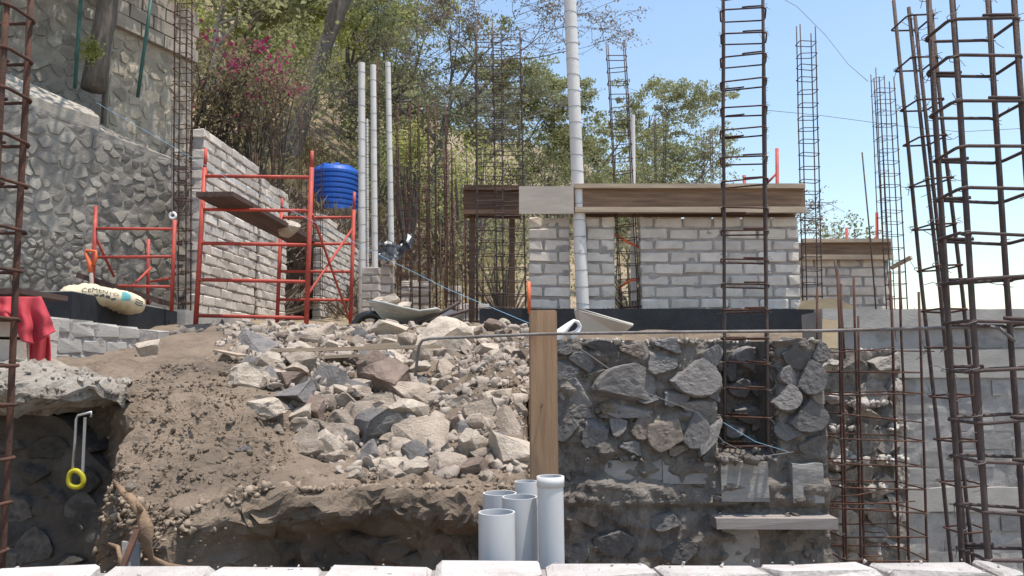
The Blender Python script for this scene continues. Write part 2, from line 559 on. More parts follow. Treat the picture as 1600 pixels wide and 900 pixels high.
def brick_wall(name, label, A, B, z0, courses, course=.117, joint=.018, top_fn=None, full=BRICKS, half=HALVES,
               group=None, rest=None, cat='block wall', jit=.006, limit=300, mortar=True, cover=0.0):
    """running-bond wall from A to B (plan points); each brick is a part"""
    A, B = Vector((A[0], A[1], 0)), Vector((B[0], B[1], 0))
    u = (B - A)
    Ln = u.length
    u.normalize()
    ang = math.atan2(u.y, u.x)
    w = thing(name, label, cat, (A.x, A.y, z0), group)
    step = BL + joint
    nb = 0
    tops = []
    for c in range(courses):
        x = 0.0 if c % 2 == 0 else -step / 2
        zc = c * course + course / 2
        while x < Ln - 0.03:
            x0, x1 = max(x, 0), min(x + BL, Ln)
            x += step
            if x1 - x0 < 0.05:
                continue
            mid = (x0 + x1) / 2
            if top_fn and z0 + zc > top_fn(mid):
                continue
            isfull = (x1 - x0) > BL * .75
            me = RNG.choice(full if isfull else half)
            base = BL if isfull else BL * .5
            p = u * mid
            o = link('brick', me, w, (p.x + RNG.uniform(-jit, jit) * .5 + u.y * RNG.uniform(-jit, jit), p.y + RNG.uniform(-jit, jit), zc + RNG.uniform(-.003, .003)),
                     (RNG.uniform(-.02, .02), RNG.uniform(-.016, .016), ang + RNG.uniform(-.02, .02)),
                     ((x1 - x0) / base * RNG.uniform(.985, 1.0), 1, RNG.uniform(.96, 1.03)))
            nb += 1
    if mortar:
        b = MB()
        n = max(2, int(Ln / .045))
        nrm = Vector((u.y, -u.x, 0))
        rows = max(2, int(courses * course / .03))
        P = []
        for i in range(n + 1):
            t = Ln * i / n
            H = courses * course - .022
            if top_fn:
                H = min(H, max(.03, top_fn(t) - z0 - course * .45))
            col = []
            for j in range(rows + 1):
                z = H * j / rows
                d = BT * .5 - .011 + cover + (.012 + cover * .8) * fbm(A.x + t, z, A.y, 9 if not cover else 5, 3)
                col.append(A + u * min(max(t, .004), Ln - .004) + nrm * d + Vector((0, 0, z0 + z)))
            for j in range(rows, -1, -1):
                z = H * j / rows
                d = -(BT * .5 - .012)
                col.append(A + u * min(max(t, .004), Ln - .004) + nrm * d + Vector((0, 0, z0 + z)))
            P.append(col)
        b.grid(P)
        k = len(P[0])
        b.f.append(tuple(range(k)))
        b.f.append(tuple(reversed(range(n * k, n * k + k))))
        b.build('mortar', 'block_mortar', w)
    return w

def clip(poly, p, q):
    """keep the part of poly nearer p than q"""
    mx, my = (p[0] + q[0]) / 2, (p[1] + q[1]) / 2
    nx_, ny_ = q[0] - p[0], q[1] - p[1]
    out = []
    for i in range(len(poly)):
        a, b = poly[i], poly[(i + 1) % len(poly)]
        da = (a[0] - mx) * nx_ + (a[1] - my) * ny_
        db = (b[0] - mx) * nx_ + (b[1] - my) * ny_
        if da <= 0:
            out.append(a)
        if da * db < 0:
            t = da / (da - db)
            out.append((a[0] + (b[0] - a[0]) * t, a[1] + (b[1] - a[1]) * t))
    return out

def scatter(w, h, size, rng, aspect=1.4, keep=None, fixed=(), spread=0.0):
    pts = list(fixed)
    tries = 0
    while tries < 4000:
        tries += 1
        p = (rng.uniform(0, w), rng.uniform(0, h))
        if keep and not keep(*p):
            continue
        k = rng.uniform(.7 - spread * .45, 1.15 + spread * .5)
        if all(((p[0] - q[0]) / aspect) ** 2 + (p[1] - q[1]) ** 2 > (size * k) ** 2 for q in pts):
            pts.append(p)
    return pts

def voronoi(pts, w, h):
    cells = []
    for i, p in enumerate(pts):
        poly = [(0, 0), (w, 0), (w, h), (0, h)]
        for j, q in enumerate(pts):
            if i != j and abs(q[0] - p[0]) < 1.2 and abs(q[1] - p[1]) < 1.2:
                poly = clip(poly, p, q)
                if len(poly) < 3:
                    break
        cells.append(poly)
    return cells

def stone_from_poly(poly, gap, proud, depth, O, u, v, n, rich, rng):
    """a flat-faced broken stone filling a cell: jagged outline, chipped edges"""
    cx = sum(p[0] for p in poly) / len(poly)
    cy = sum(p[1] for p in poly) / len(poly)
    rad = sum(math.hypot(p[0] - cx, p[1] - cy) for p in poly) / len(poly)
    k = max(.45, 1 - gap / max(rad, .01))
    q = []
    seg = .035 if rich else max(.07, rad * .8)
    ph = rng.uniform(0, 50)
    for i in range(len(poly)):
        a, b = poly[i], poly[(i + 1) % len(poly)]
        L = math.hypot(b[0] - a[0], b[1] - a[1])
        if L < .012:
            continue
        m = max(1, int(L / seg))
        for j in range(m):
            t = (j + (.22 if j == 0 else 0)) / m
            q.append((cx + (a[0] + (b[0] - a[0]) * t - cx) * k, cy + (a[1] + (b[1] - a[1]) * t - cy) * k))
    if len(q) < 3:
        return None
    tx, ty = rng.uniform(-.22, .22), rng.uniform(-.22, .22)
    rings = [(1.0, -depth), (1.0, proud * .25), (.93, proud * .8), (.70, proud), (.36, proud)] if rich else [(1.0, -depth), (.95, proud * .75), (.55, proud)]
    P = []
    for r, (sc, z) in enumerate(rings):
        for (a, b) in q:
            X, Y = cx + (a - cx) * sc, cy + (b - cy) * sc
            zz = z
            if r:
                zz += tx * (X - cx) + ty * (Y - cy)
                zz += proud * (.35 * noise.noise(Vector((X * 9, Y * 9, ph))) + .30 * noise.noise(Vector((X * 24, Y * 24, ph))))
            X += .10 * rad * noise.noise(Vector((X * 14, Y * 14, ph + 7)))
            Y += .10 * rad * noise.noise(Vector((X * 14, Y * 14, ph + 17)))
            P.append(O + u * X + v * Y + n * zz)
    m = len(q)
    fs = []
    for r in range(len(rings) - 1):
        for i in range(m):
            fs.append((r * m + i, r * m + (i + 1) % m, (r + 1) * m + (i + 1) % m, (r + 1) * m + i))
    P.append(O + u * cx + v * cy + n * (proud * 1.02))
    e = len(P) - 1
    r = len(rings) - 1
    for i in range(m):
        fs.append((r * m + i, r * m + (i + 1) % m, e))
    b = MB()
    b.add(P, fs)
    return b

def cell_face(parent, O, u, w, h, size, m_stone, gap=.006, proud=.03, depth=.04, seed=1, rich=False, v=Vector((0, 0, 1)), aspect=1.4, fixed=(), name='stone', top=None, drop=0.0, keep=None, spread=0.0):
    """close-fitted broken stones, one object each"""
    rng = random.Random(seed)
    u = Vector(u).normalized()
    n = u.cross(v).normalized()
    pts = scatter(w, h, size, rng, aspect, keep, fixed, spread)
    for i, poly in enumerate(voronoi(pts, w, h)):
        if len(poly) < 3 or (drop and rng.random() < drop):
            continue
        if top:
            tz = top(sum(p[0] for p in poly) / len(poly))
            if min(p[1] for p in poly) > tz - .05:
                continue
            poly = [(p[0], min(p[1], tz)) for p in poly]
        b = stone_from_poly(poly, gap * rng.uniform(.6, 1.8), proud * rng.uniform(.35, 1.7), depth, Vector(O), u, v, n, rich, rng)
        if b:
            b.build(name, m_stone, parent)

def rubble_face(parent, O, u, w, h, size, m_stone, gap=.01, proud=.05, depth=.05, seed=1, rich=False, keep=None,
                v=Vector((0, 0, 1)), aspect=1.4, fixed=(), name='stone', top=None, drop=0.0):
    """rough stones bedded in the mortar face, one object each"""
    rng = random.Random(seed)
    u = Vector(u).normalized()
    n = u.cross(v).normalized()
    O = Vector(O)
    M = Matrix((u, -n, v)).transposed()
    pts = scatter(w, h, size, rng, aspect, keep, fixed)
    org = Vector(ORG[parent.name])
    for i, poly in enumerate(voronoi(pts, w, h)):
        if len(poly) < 3 or (drop and rng.random() < drop):
            continue
        x0, x1 = min(p[0] for p in poly), max(p[0] for p in poly)
        y0, y1 = min(p[1] for p in poly), max(p[1] for p in poly)
        cx, cy = (x0 + x1) / 2, (y0 + y1) / 2
        if top:
            tz = top(cx)
            if y0 > tz - .05:
                continue
            y1 = min(y1, tz)
            cy = (y0 + y1) / 2
        if keep and not keep(*pts[i]):
            continue
        sx, sy = max(.04, x1 - x0 - 2 * gap), max(.04, y1 - y0 - 2 * gap)
        T = 2 * (depth + proud)
        flip = Matrix.Rotation(math.pi * rng.randint(0, 1), 3, 'Y') @ Matrix.Rotation(math.pi * rng.randint(0, 1), 3, 'X')
        R = M @ Matrix.Rotation(rng.uniform(-.3, .3), 3, 'Y') @ Matrix.Rotation(rng.uniform(-.15, .15), 3, 'X') @ Matrix.Rotation(rng.uniform(-.12, .12), 3, 'Z') @ flip
        p = O + u * cx + v * cy - n * (depth + proud * rng.uniform(0, .7) - .0) - org
        me = rng.choice(MASONRY if rich else MASONRY_LOW)
        o = link(name, me, parent, p, R.to_euler(), (sx, T, sy))
        o.material_slots[0].link = 'OBJECT'
        o.material_slots[0].material = MATS[m_stone]

def slab_sheet(O, u, w, h, thick, amp, scale, cell, top=None, seed=0.0, v=Vector((0, 0, 1)), hole=None):
    """a wall body with a rough front"""
    u = Vector(u).normalized()
    n = u.cross(v).normalized()
    O = Vector(O)
    nu, nv = max(2, int(w / cell)), max(2, int(h / cell))
    P = []
    for i in range(nu + 1):
        x = w * i / nu
        H = top(x) if top else h
        col = []
        for j in range(nv + 1):
            y = H * j / nv
            d = amp * (fbm(x + seed, y, seed, scale, 4) + .7 * max(0, noise.noise(Vector((x * scale * .8 + seed, y * scale * 3.2, seed)))))
            if hole:
                d -= hole(x, y)
                d += .02 * (.35 - noise.voronoi(Vector((x * 13, y * 17, seed)))[0][0]) + .010 * (.35 - noise.voronoi(Vector((x * 34, y * 40, seed)))[0][0])
            col.append(O + u * x + v * y + n * d)
        for j in (nv, nv // 2, 0):
            col.append(O + u * x + v * (H * j / nv) - n * thick)
        P.append(col)
    b = MB()
    b.grid(P)
    k = len(P[0])
    b.f.append(tuple(range(k)))
    b.f.append(tuple(reversed(range(nu * k, nu * k + k))))
    return b

def rock_mesh(name, seed, m, sub=3, cuts=11, face=None, lo=.34, hi=.74):
    rng = random.Random(seed)
    bm = bmesh.new()
    bmesh.ops.create_icosphere(bm, subdivisions=sub, radius=1.0)
    planes = []
    for _ in range(cuts):
        n = Vector((rng.gauss(0, 1), rng.gauss(0, 1), rng.gauss(0, 1))).normalized()
        planes.append((n, rng.uniform(lo, hi)))
    if face:
        planes.append((Vector((rng.uniform(-.18, .18), -1, rng.uniform(-.18, .18))).normalized(), face))
    for vtx in bm.verts:
        p = vtx.co.copy()
        for n, d in planes:
            k = p.dot(n)
            if k > d:
                p -= n * (k - d)
        p += p.normalized() * (.05 * noise.noise(p * 3.5 + Vector((seed, 0, 0))) + .035 * noise.noise(p * 9 + Vector((0, seed, 0))))
        vtx.co = p
    me = bpy.data.meshes.new(name)
    bm.to_mesh(me)
    bm.free()
    me.materials.append(MATS[m])
    lo = [min(q.co[i] for q in me.vertices) for i in range(3)]
    hi = [max(q.co[i] for q in me.vertices) for i in range(3)]
    for q in me.vertices:                                      # unit box, centred
        q.co = Vector([(q.co[i] - (lo[i] + hi[i]) / 2) / (hi[i] - lo[i]) for i in range(3)])
    return me

ROCKS = {k: [rock_mesh('stone', 31 * j + i * 7 + 3, m) for i in range(cnt)]
         for j, (k, m, cnt) in enumerate((('n', 'rock', 8), ('p', 'rock_pale', 5), ('d', 'rock_dark', 5), ('b', 'rock_brown', 4)))}

MASONRY = [rock_mesh('stone', 900 + 13 * i, 'wall_stone', sub=4, cuts=6, face=.3) for i in range(10)]
MASONRY_LOW = [rock_mesh('stone', 700 + 13 * i, 'retaining_stone', sub=2, cuts=7) for i in range(9)]
CLODS = [rock_mesh('clod', 500 + i, 'soil_clod', sub=1, cuts=7, lo=.2, hi=.5) for i in range(6)]
CV = [np.array([v.co[:] for v in m.vertices]) + NR.uniform(-.08, .08, size=(len(m.vertices), 3)) for m in CLODS]
CF = [np.array([p.vertices[:] for p in m.polygons]) for m in CLODS]
CHIPS = [rock_mesh('chip', 600 + 7 * i, 'rock', sub=2, cuts=9, lo=.22, hi=.5) for i in range(6)]
PV = [np.array([v.co[:] for v in m.vertices]) for m in CHIPS]
PF = [np.array([p.vertices[:] for p in m.polygons]) for m in CHIPS]

def clod_mesh(name, m, pts, rng, off=(0, 0, 0), chips=False):
    """many crumbs joined: pts is a list of (point, size)"""
    V, Fc, o = [], [], 0
    SV, SF = (PV, PF) if chips else (CV, CF)
    for (p, s) in pts:
        i = rng.randrange(len(SV))
        R = np.array(Matrix.Rotation(rng.uniform(0, 6.28), 3, Vector((rng.uniform(-1, 1), rng.uniform(-1, 1), rng.uniform(-1, 1))).normalized()))
        v = (SV[i] * np.array([s * rng.uniform(.7, 1.4), s * rng.uniform(.7, 1.3), s * rng.uniform(.45, .9)])) @ R.T + np.array(p[:]) - np.array(off)
        V.append(v)
        Fc.append(SF[i] + o)
        o += len(v)
    return np_mesh(name, np.concatenate(V), np.concatenate(Fc), m)

# ------------------------------------------------------------------ foreground block wall
def foreground_wall():
    A = at(-120, 897, 1.98)
    Bp = at(1572, 882, 2.07)
    z = at(800, 872, 2.12).z
    A, Bp = Vector((A.x, A.y, 0)), Vector((Bp.x, Bp.y, 0))
    w = brick_wall('low_block_wall', 'low wall of pale whitish blocks with sunlit top in front of the pit', A, Bp, z - 4 * .112,
                   4, course=.112, joint=.014, full=WHITE, half=brick_meshes('brick', .1375, .10, .14, 'block_white'))
    u = (Bp - A).normalized()
    rng = random.Random(4)
    L = (Bp - A).length
    pts = [(A + u * rng.uniform(0, L) + Vector((0, rng.uniform(-.06, .07), z - .008)), .003 + .010 * rng.random() ** 3) for _ in range(140)]
    stuff(link('mortar_crumbs', clod_mesh('mortar_crumbs', 'block_white', pts, rng, ORG[w.name]), w))
    b = MB()
    b.bar(A + Vector((0, 0, (z - .448 - 1.75) / 2)) - u * .02, Bp + Vector((0, 0, (z - .448 - 1.75) / 2)) + u * .02, .24, 1.75 + z - .448)
    b.build('footing', 'concrete', w)
foreground_wall()

# ------------------------------------------------------------------ stone foundation wall (front)
def stone_wall():
    Y = 4.20
    x0, x1 = at(858, 600, Y).x, at(1284, 600, Y).x
    zt = at(1000, 531, Y).z
    z0 = -1.70
    w = thing('stone_foundation_wall', 'dark rubble stone foundation wall with rough mortar and concrete band', 'stone wall', (x0, Y, z0))
    Wd, Hh = x1 - x0, zt - z0
    rx0, rx1 = at(1122, 600, Y).x - x0, at(1206, 600, Y).x - x0      # column recess
    rz = at(1150, 706, Y).z - z0

    def hole(x, y):
        return .26 * sm(rx0 - .02, rx0 + .02, x) * (1 - sm(rx1 - .02, rx1 + .02, x)) * sm(rz - .03, rz + .02, y) - \
            .075 * sm(at(1000, 796, Y).z - z0, at(1000, 780, Y).z - z0, y) * (1 - sm(at(1000, 760, Y).z - z0, at(1000, 742, Y).z - z0, y)) * (.5 + .8 * nz(x, y, 0, 4))
    body = slab_sheet((x0, Y - .026, z0), (1, 0, 0), Wd, Hh, .42, .044, 5.5, .013, seed=4.0, hole=hole,
                      top=lambda x: Hh + .03 * fbm(x, 0, 2, 5, 3))
    body.build('mortar', 'mortar_rough', w)
    zb = at(1000, 716, Y).z - z0                                     # stones above this
    rng = random.Random(77)
    def bed(px, py, wpx, hpx, m='wall_stone', Yb=Y, sink=.55, rot=None, T=.16):
        p = at(px, py, Yb)
        k = Yb / F * 1.12
        o = link('stone', rng.choice(MASONRY), w, p + Vector((0, T * (sink - .5), 0)) - Vector((x0, Y, z0)),
                 (rng.uniform(-.12, .12), rot if rot is not None else rng.uniform(-.25, .25), rng.uniform(-.12, .12)), (wpx * k, T, hpx * k))
        o.material_slots[0].link = 'OBJECT'
        o.material_slots[0].material = MATS[m]
    zb = 0
    L, D, B_ = 'wall_stone_pale', 'wall_stone', 'wall_stone_brown'
    for q in ((972, 600, 90, 54, L, .42), (1083, 590, 70, 56, L, .46), (1035, 567, 52, 40, D), (908, 566, 40, 26, D), (888, 578, 40, 34, D), (893, 614, 62, 44, D), (882, 668, 44, 44, D, .5),
              (930, 676, 44, 46, D, .5), (962, 664, 26, 38, L), (985, 641, 74, 26, D, .62), (1036, 676, 54, 56, B_, .45), (1000, 664, 34, 44, B_), (1081, 672, 40, 54, D, .45), (1088, 634, 52, 26, L),
              (1058, 620, 44, 28, D), (1112, 556, 26, 40, D), (1045, 538, 44, 22, D), (940, 542, 56, 24, D), (990, 548, 44, 22, B_), (878, 545, 34, 22, D), (950, 640, 34, 24, B_), (905, 642, 44, 22, L, .62),
              (1110, 610, 24, 34, D), (1106, 682, 20, 66, L, .4, .5), (1010, 622, 34, 22, D), (1060, 698, 36, 20, B_), (985, 700, 40, 20, D), (935, 584, 34, 22, B_, .62),
              (1240, 552, 44, 48, D), (1262, 590, 40, 50, D, .45), (1228, 590, 28, 34, L), (1226, 622, 40, 40, L, .48), (1256, 650, 56, 46, D, .46), (1274, 616, 28, 34, B_), (1228, 672, 40, 32, D), (1264, 692, 44, 32, D), (1275, 548, 26, 30, L)):
        bed(q[0], q[1], q[2], q[3], q[4], sink=(q[5] if len(q) > 5 else .58) + .06, rot=q[6] if len(q) > 6 else None)
    for q in ((1163, 560, 44, 36, L), (1188, 606, 34, 28, D), (1150, 604, 34, 30, D), (1165, 644, 40, 28, D), (1192, 566, 26, 30, D), (1140, 575, 24, 40, D), (1190, 660, 34, 30, B_), (1142, 672, 34, 26, D), (1168, 690, 30, 20, L)):
        bed(*q, Yb=Y + .25, sink=.5, T=.14)
    for q in ((915, 800, 44, 34, B_), (958, 846, 56, 40, D), (1035, 812, 50, 30, D), (1062, 856, 54, 40, D), (900, 862, 40, 30, D)):
        bed(*q, sink=.62)
    # concrete band pieces with smooth cast faces
    def cast(px0, px1, py0, py1, proud=.03):
        a, c = at(px0, py1, Y - proud), at(px1, py0, Y - proud)
        hh = c.z - a.z
        b = slab_sheet((a.x, Y - proud, a.z), (1, 0, 0), c.x - a.x, hh, .12, .008, 6, .02, seed=px0 * .1, top=lambda t: hh + .02 * nz(t, px0, 0, 9))
        b.build('concrete_band', 'concrete_dirty', w)
    mat('concrete_dirty', (0.36, 0.33, 0.30), 0.92, scale=5, col2=(0.22, 0.205, 0.19), bump=.4, bscale=30, stretch=(1, 1, 2.5))
    cast(945, 1034, 719, 750, .022)
    cast(1036, 1116, 721, 756, .028)
    cast(1128, 1200, 722, 784, .075)
    cast(1240, 1286, 724, 786, .075)
    cast(1130, 1186, 824, 890, .03)
    pts = []
    for _ in range(2600):
        px, py = rng.uniform(862, 1282), rng.uniform(534, 880)
        if 1124 < px < 1204 and py < 704:
            continue
        p = at(px, py, Y)
        if fbm(p.x, p.z, 4, 4.5, 2) < -.12:
            continue
        pts.append((Vector((p.x, Y - .012 + .03 * rng.random(), p.z)), .010 + .05 * rng.random() ** 3))
    stuff(link('mortar_crumbs', clod_mesh('mortar_crumbs', 'mortar_rough', pts, rng, (x0, Y, z0)), w))
    # mortar droppings along the ledges
    for k, (pa, pb, py, amp, dep) in enumerate(((862, 1284, 533, .022, .05), (862, 1120, 776, .03, .12), (1120, 1290, 803, .03, .12), (1118, 1210, 716, .03, .14), (905, 1110, 716, .02, .06))):
        lump_ridge(w, at(pa, py, Y - dep * .4), at(pb, py, Y - dep * .4), amp, dep, 'mortar_rough' if k else 'mortar_white', 3.0 * k + 1)
    # formwork ledge board
    a, c = at(1118, 826, Y - .14), at(1307, 809, Y - .14)
    b = MB()
    b.box(((a.x + c.x) / 2, Y - .06, (a.z + c.z) / 2), (c.x - a.x, .2, c.z - a.z), jit=.003)
    o = b.build('plank', 'wood_grey')
    tag(o, 'weathered plank fixed as a ledge with mortar on it, under the column recess', 'plank')

def lump_ridge(parent, a, b_, amp, dep, m, seed):
    """a crumbly line of mortar lying on a ledge"""
    a, b_ = Vector(a), Vector(b_)
    L = (b_ - a).length
    rng = random.Random(int(seed * 10) + 3)
    pts = []
    for _ in range(int(L * 150)):
        t = rng.random()
        p = a.lerp(b_, t)
        e = .25 + .75 * sm(-.25, .45, fbm(p.x, p.y, seed, 5, 2))
        if rng.random() > e:
            continue
        s = amp * rng.uniform(.5, 2.2) * e
        pts.append((p + Vector((0, rng.uniform(-.5, .5) * dep, rng.uniform(-.4, .35) * amp)), s))
    off = ORG.get(parent.name, tuple(parent.location))
    stuff(link('mortar_ridge', clod_mesh('mortar_ridge', m, pts, rng, off), parent))

mat('wall_stone_pale', (0.265, 0.24, 0.22), 0.85, scale=5.0, col2=(0.165, 0.152, 0.143), rnd=.15, bump=.6, bscale=18, spots=((.40, .37, .34), 9, .63))
mat('wall_stone_brown', (0.27, 0.22, 0.175), 0.88, scale=5.0, col2=(0.15, 0.125, 0.105), rnd=.25, bump=.6, bscale=18)
mat('wood_grey', (0.33, 0.285, 0.255), 0.9, scale=4.0, col2=(0.21, 0.18, 0.16), stretch=(0.5, 6, 6), bump=.2)
stone_wall()

# ------------------------------------------------------------------ walls on the left
def left_walls():
    # rubble retaining wall running back towards the block wall
    A, B = Vector((-5.45, 6.85, 0)), Vector((-3.72, 8.85, 0))
    u = (B - A).normalized()
    L = (B - A).length
    z0 = .15
    top = lambda t: itp(t, [0, L * .4, L], [2.84, 2.66, 2.40]) - z0
    w = thing('retaining_wall', 'tall grey rubble retaining wall with sloping top below the leaning tree trunk', 'stone wall', (A.x, A.y, z0))
    slab_sheet((A.x, A.y, z0), u, L, 2.7, .45, .010, 5, .05, top=lambda t: top(t) + .02 * nz(t, 0, 0, 6), seed=2).build('mortar', 'retaining_mortar', w)
    cell_face(w, (A.x, A.y, z0), u, L, 2.7, .145, 'retaining_stone', gap=.005, proud=.009, depth=.02, seed=21, aspect=1.3, spread=.7, top=lambda t: top(t) - .04)
    # lower, thicker courses in front of it
    n = u.cross(Vector((0, 0, 1)))
    A2 = A + n * .32
    L2 = 1.55
    top2 = lambda t: itp(t, [0, L2 - .12, L2], [1.50, 1.40, 1.15]) - z0
    w2 = thing('stone_bench_wall', 'lower thicker course of the rubble retaining wall, sunlit, behind the shovel', 'stone wall', (A2.x, A2.y, z0))
    slab_sheet((A2.x, A2.y, z0), u, L2, 1.4, .3, .012, 6, .05, top=lambda t: top2(t) + .03 * nz(t, 0, 4, 7), seed=6).build('mortar', 'retaining_mortar', w2)
    cell_face(w2, (A2.x, A2.y, z0), u, L2, 1.4, .10, 'retaining_stone', gap=.005, proud=.016, depth=.02, seed=22, aspect=1.3, spread=.7, top=lambda t: top2(t) - .03)
    # upper walls on the slope
    A3, B3 = Vector((-7.8, 8.2, 0)), Vector((-5.62, 10.0, 0))
    u3 = (B3 - A3).normalized()
    L3 = (B3 - A3).length
    w3 = thing('upper_stone_wall', 'high shaded rubble wall up the slope behind green fence posts', 'stone wall', (A3.x, A3.y, 2.6))
    slab_sheet((A3.x, A3.y, 2.6), u3, L3, 4.2, .4, .015, 4, .07, seed=8).build('mortar', 'retaining_mortar', w3)
    cell_face(w3, (A3.x, A3.y, 2.6), u3, L3, 4.2, .20, 'retaining_stone', gap=.008, proud=.012, depth=.03, seed=23, spread=.5)
    A4, B4 = Vector((-5.56, 10.05, 0)), Vector((-4.98, 11.35, 0))
    u4 = (B4 - A4).normalized()
    L4 = (B4 - A4).length
    w4 = thing('upper_stone_wall', 'sunlit tan wall of stone with block courses on top, right of the tree trunk', 'stone wall', (A4.x, A4.y, 2.4))
    top4 = lambda t: 3.28 - .08 * t
    slab_sheet((A4.x, A4.y, 2.4), u4, L4, 3.3, .3, .012, 5, .06, seed=3, top=top4).build('mortar', 'tan_mortar', w4)
    cell_face(w4, (A4.x, A4.y, 2.4), u4, L4, 2.35, .17, 'tan_stone', gap=.018, proud=.012, depth=.02, seed=24)
    for c in range(4):
        x = -.2 * (c % 2)
        while x < L4 - .05:
            x0, x1 = max(0, x), min(L4, x + .38)
            x += .40
            if x1 - x0 < .06:
                continue
            p = A4 + u4 * ((x0 + x1) / 2) + u4.cross(Vector((0, 0, 1))) * .03
            b = MB()
            b.box((p.x, p.y, 2.4 + 2.47 + c * .2), ((x1 - x0), .12, .185), Matrix.Rotation(math.atan2(u4.y, u4.x), 3, 'Z'), jit=.005)
            b.build('block', 'tan_block', w4)
    # bank of earth and poured slab between the retaining wall and the upper walls
    P = []
    for i in range(26):
        t = i / 25
        a = A.lerp(B, t) + Vector((0, 0, 2.80 - .42 * t))
        c = Vector((-7.7, 8.1, 4.15)).lerp(Vector((-4.75, 11.3, 2.95)), t)
        row = []
        for j in range(20):
            s = j / 19
            p = a.lerp(c, s)
            p.z += .18 * math.sin(s * math.pi) * (1 - t) + .05 * fbm(p.x, p.y, 0, 2.5, 3)
            row.append(p)
        P.append(row)
    b = MB()
    b.grid(P)
    structure(b.build('slope_bank', 'slope_earth', smooth=True))
    P = []
    for i in range(16):
        t = i / 15
        a = at(-60 + 200 * t, 92 + 85 * t, 7.35 + 1.0 * t) 
        c = at(-60 + 215 * t, 128 + 62 * t, 7.1 + .95 * t)
        P.append([a.lerp(c, s / 5) + Vector((0, 0, .05 + .012 * nz(s, i, 0, .9))) for s in range(6)] +
                 [c + Vector((0, 0, -.12)), a + Vector((0, 0, -.12))])
    b = MB()
    b.grid(P)
    k = len(P[0])
    b.f.append(tuple(range(k)))
    b.f.append(tuple(reversed(range(15 * k, 16 * k))))
    tag(b.build('poured_slab', 'tan_mortar'), 'pale sloping mortar slab capping the retaining wall', 'slab')

mat('tan_stone', (0.46, 0.40, 0.31), 0.92, scale=4, col2=(0.31, 0.265, 0.205), rnd=.25, bump=.4, bscale=18)
mat('tan_mortar', (0.44, 0.39, 0.32), 0.95, scale=4, col2=(0.30, 0.265, 0.22), bump=.6)
mat('tan_block', (0.42, 0.37, 0.315), 0.92, scale=5, col2=(0.32, 0.28, 0.24), rnd=.12, bump=.3)
mat('slope_earth', (0.30, 0.255, 0.205), 0.95, scale=1.6, col2=(0.17, 0.15, 0.125), bump=.7, bscale=16, spots=((.40, .37, .33), 4, .6))
left_walls()

XL = -3.42        # line of the left block wall

def left_block_wall():
    zb = .60
    brick_wall('side_block_wall', 'grey block wall running back behind the red scaffold, nearest the corner cage', (XL, 8.0), (XL + .085, 9.55), zb, 18, course=.113, cover=-.008)
    brick_wall('side_block_wall', 'lower grey block wall between the dark seam and the doorway gap', (XL + .09, 9.66), (XL + .14, 10.65), zb, 17, course=.113, cover=-.008)
    brick_wall('side_block_wall', 'far grey block wall beyond the doorway gap, behind the scaffold braces', (XL + .22, 12.3), (XL + .35, 14.9), zb + .05, 17,
               course=.115, top_fn=lambda t: 2.55 - .12 * max(0, t - .8), cover=-.008)
    for (y0, y1, lab) in ((7.36, 10.72, 'grey concrete footing beam under the grey block wall by the red scaffold'),
                          (12.2, 15.0, 'grey concrete footing under the far block wall beyond the doorway gap')):
        b = MB()
        b.box((XL + .07 + (.2 if y0 > 11 else 0), (y0 + y1) / 2, .32), (.30, y1 - y0, .555), jit=.01)
        tag(b.build('footing_beam', 'concrete'), lab, 'footing')
    # black painted beam in front of it
    b = MB()
    b.box((XL + .03, 6.45, .40), (.26, 1.78, .36), jit=.008)
    o = b.build('tarred_beam', 'tar_paint')
    tag(o, 'black painted concrete beam carrying the cement bag', 'beam')
    b = MB()
    b.bar((XL + .03, 5.58, .586), (XL + .03, 7.32, .586), .24, .012)
    b.build('top_face', 'concrete', o)
    # low brick course in front
    brick_wall('low_kerb_wall', 'low rough grey block wall in front of the black beam', (-2.93, 4.62), (-2.90, 7.25), .0, 3, course=.112, cover=.004, full=brick_meshes('brick', BL, BH, BT, 'concrete', chip=.010), half=brick_meshes('brick', BL * .5, BH, BT, 'concrete', chip=.010))
    lump = thing('mortar_pad', 'rough grey mortar pad at the scaffold foot beside the low block wall', 'mortar', (-2.7, 6.9, .3))
    lump_ridge(lump, (-2.86, 6.4, .30), (-2.55, 7.6, .42), .07, .3, 'mortar_rough', 8)
left_block_wall()

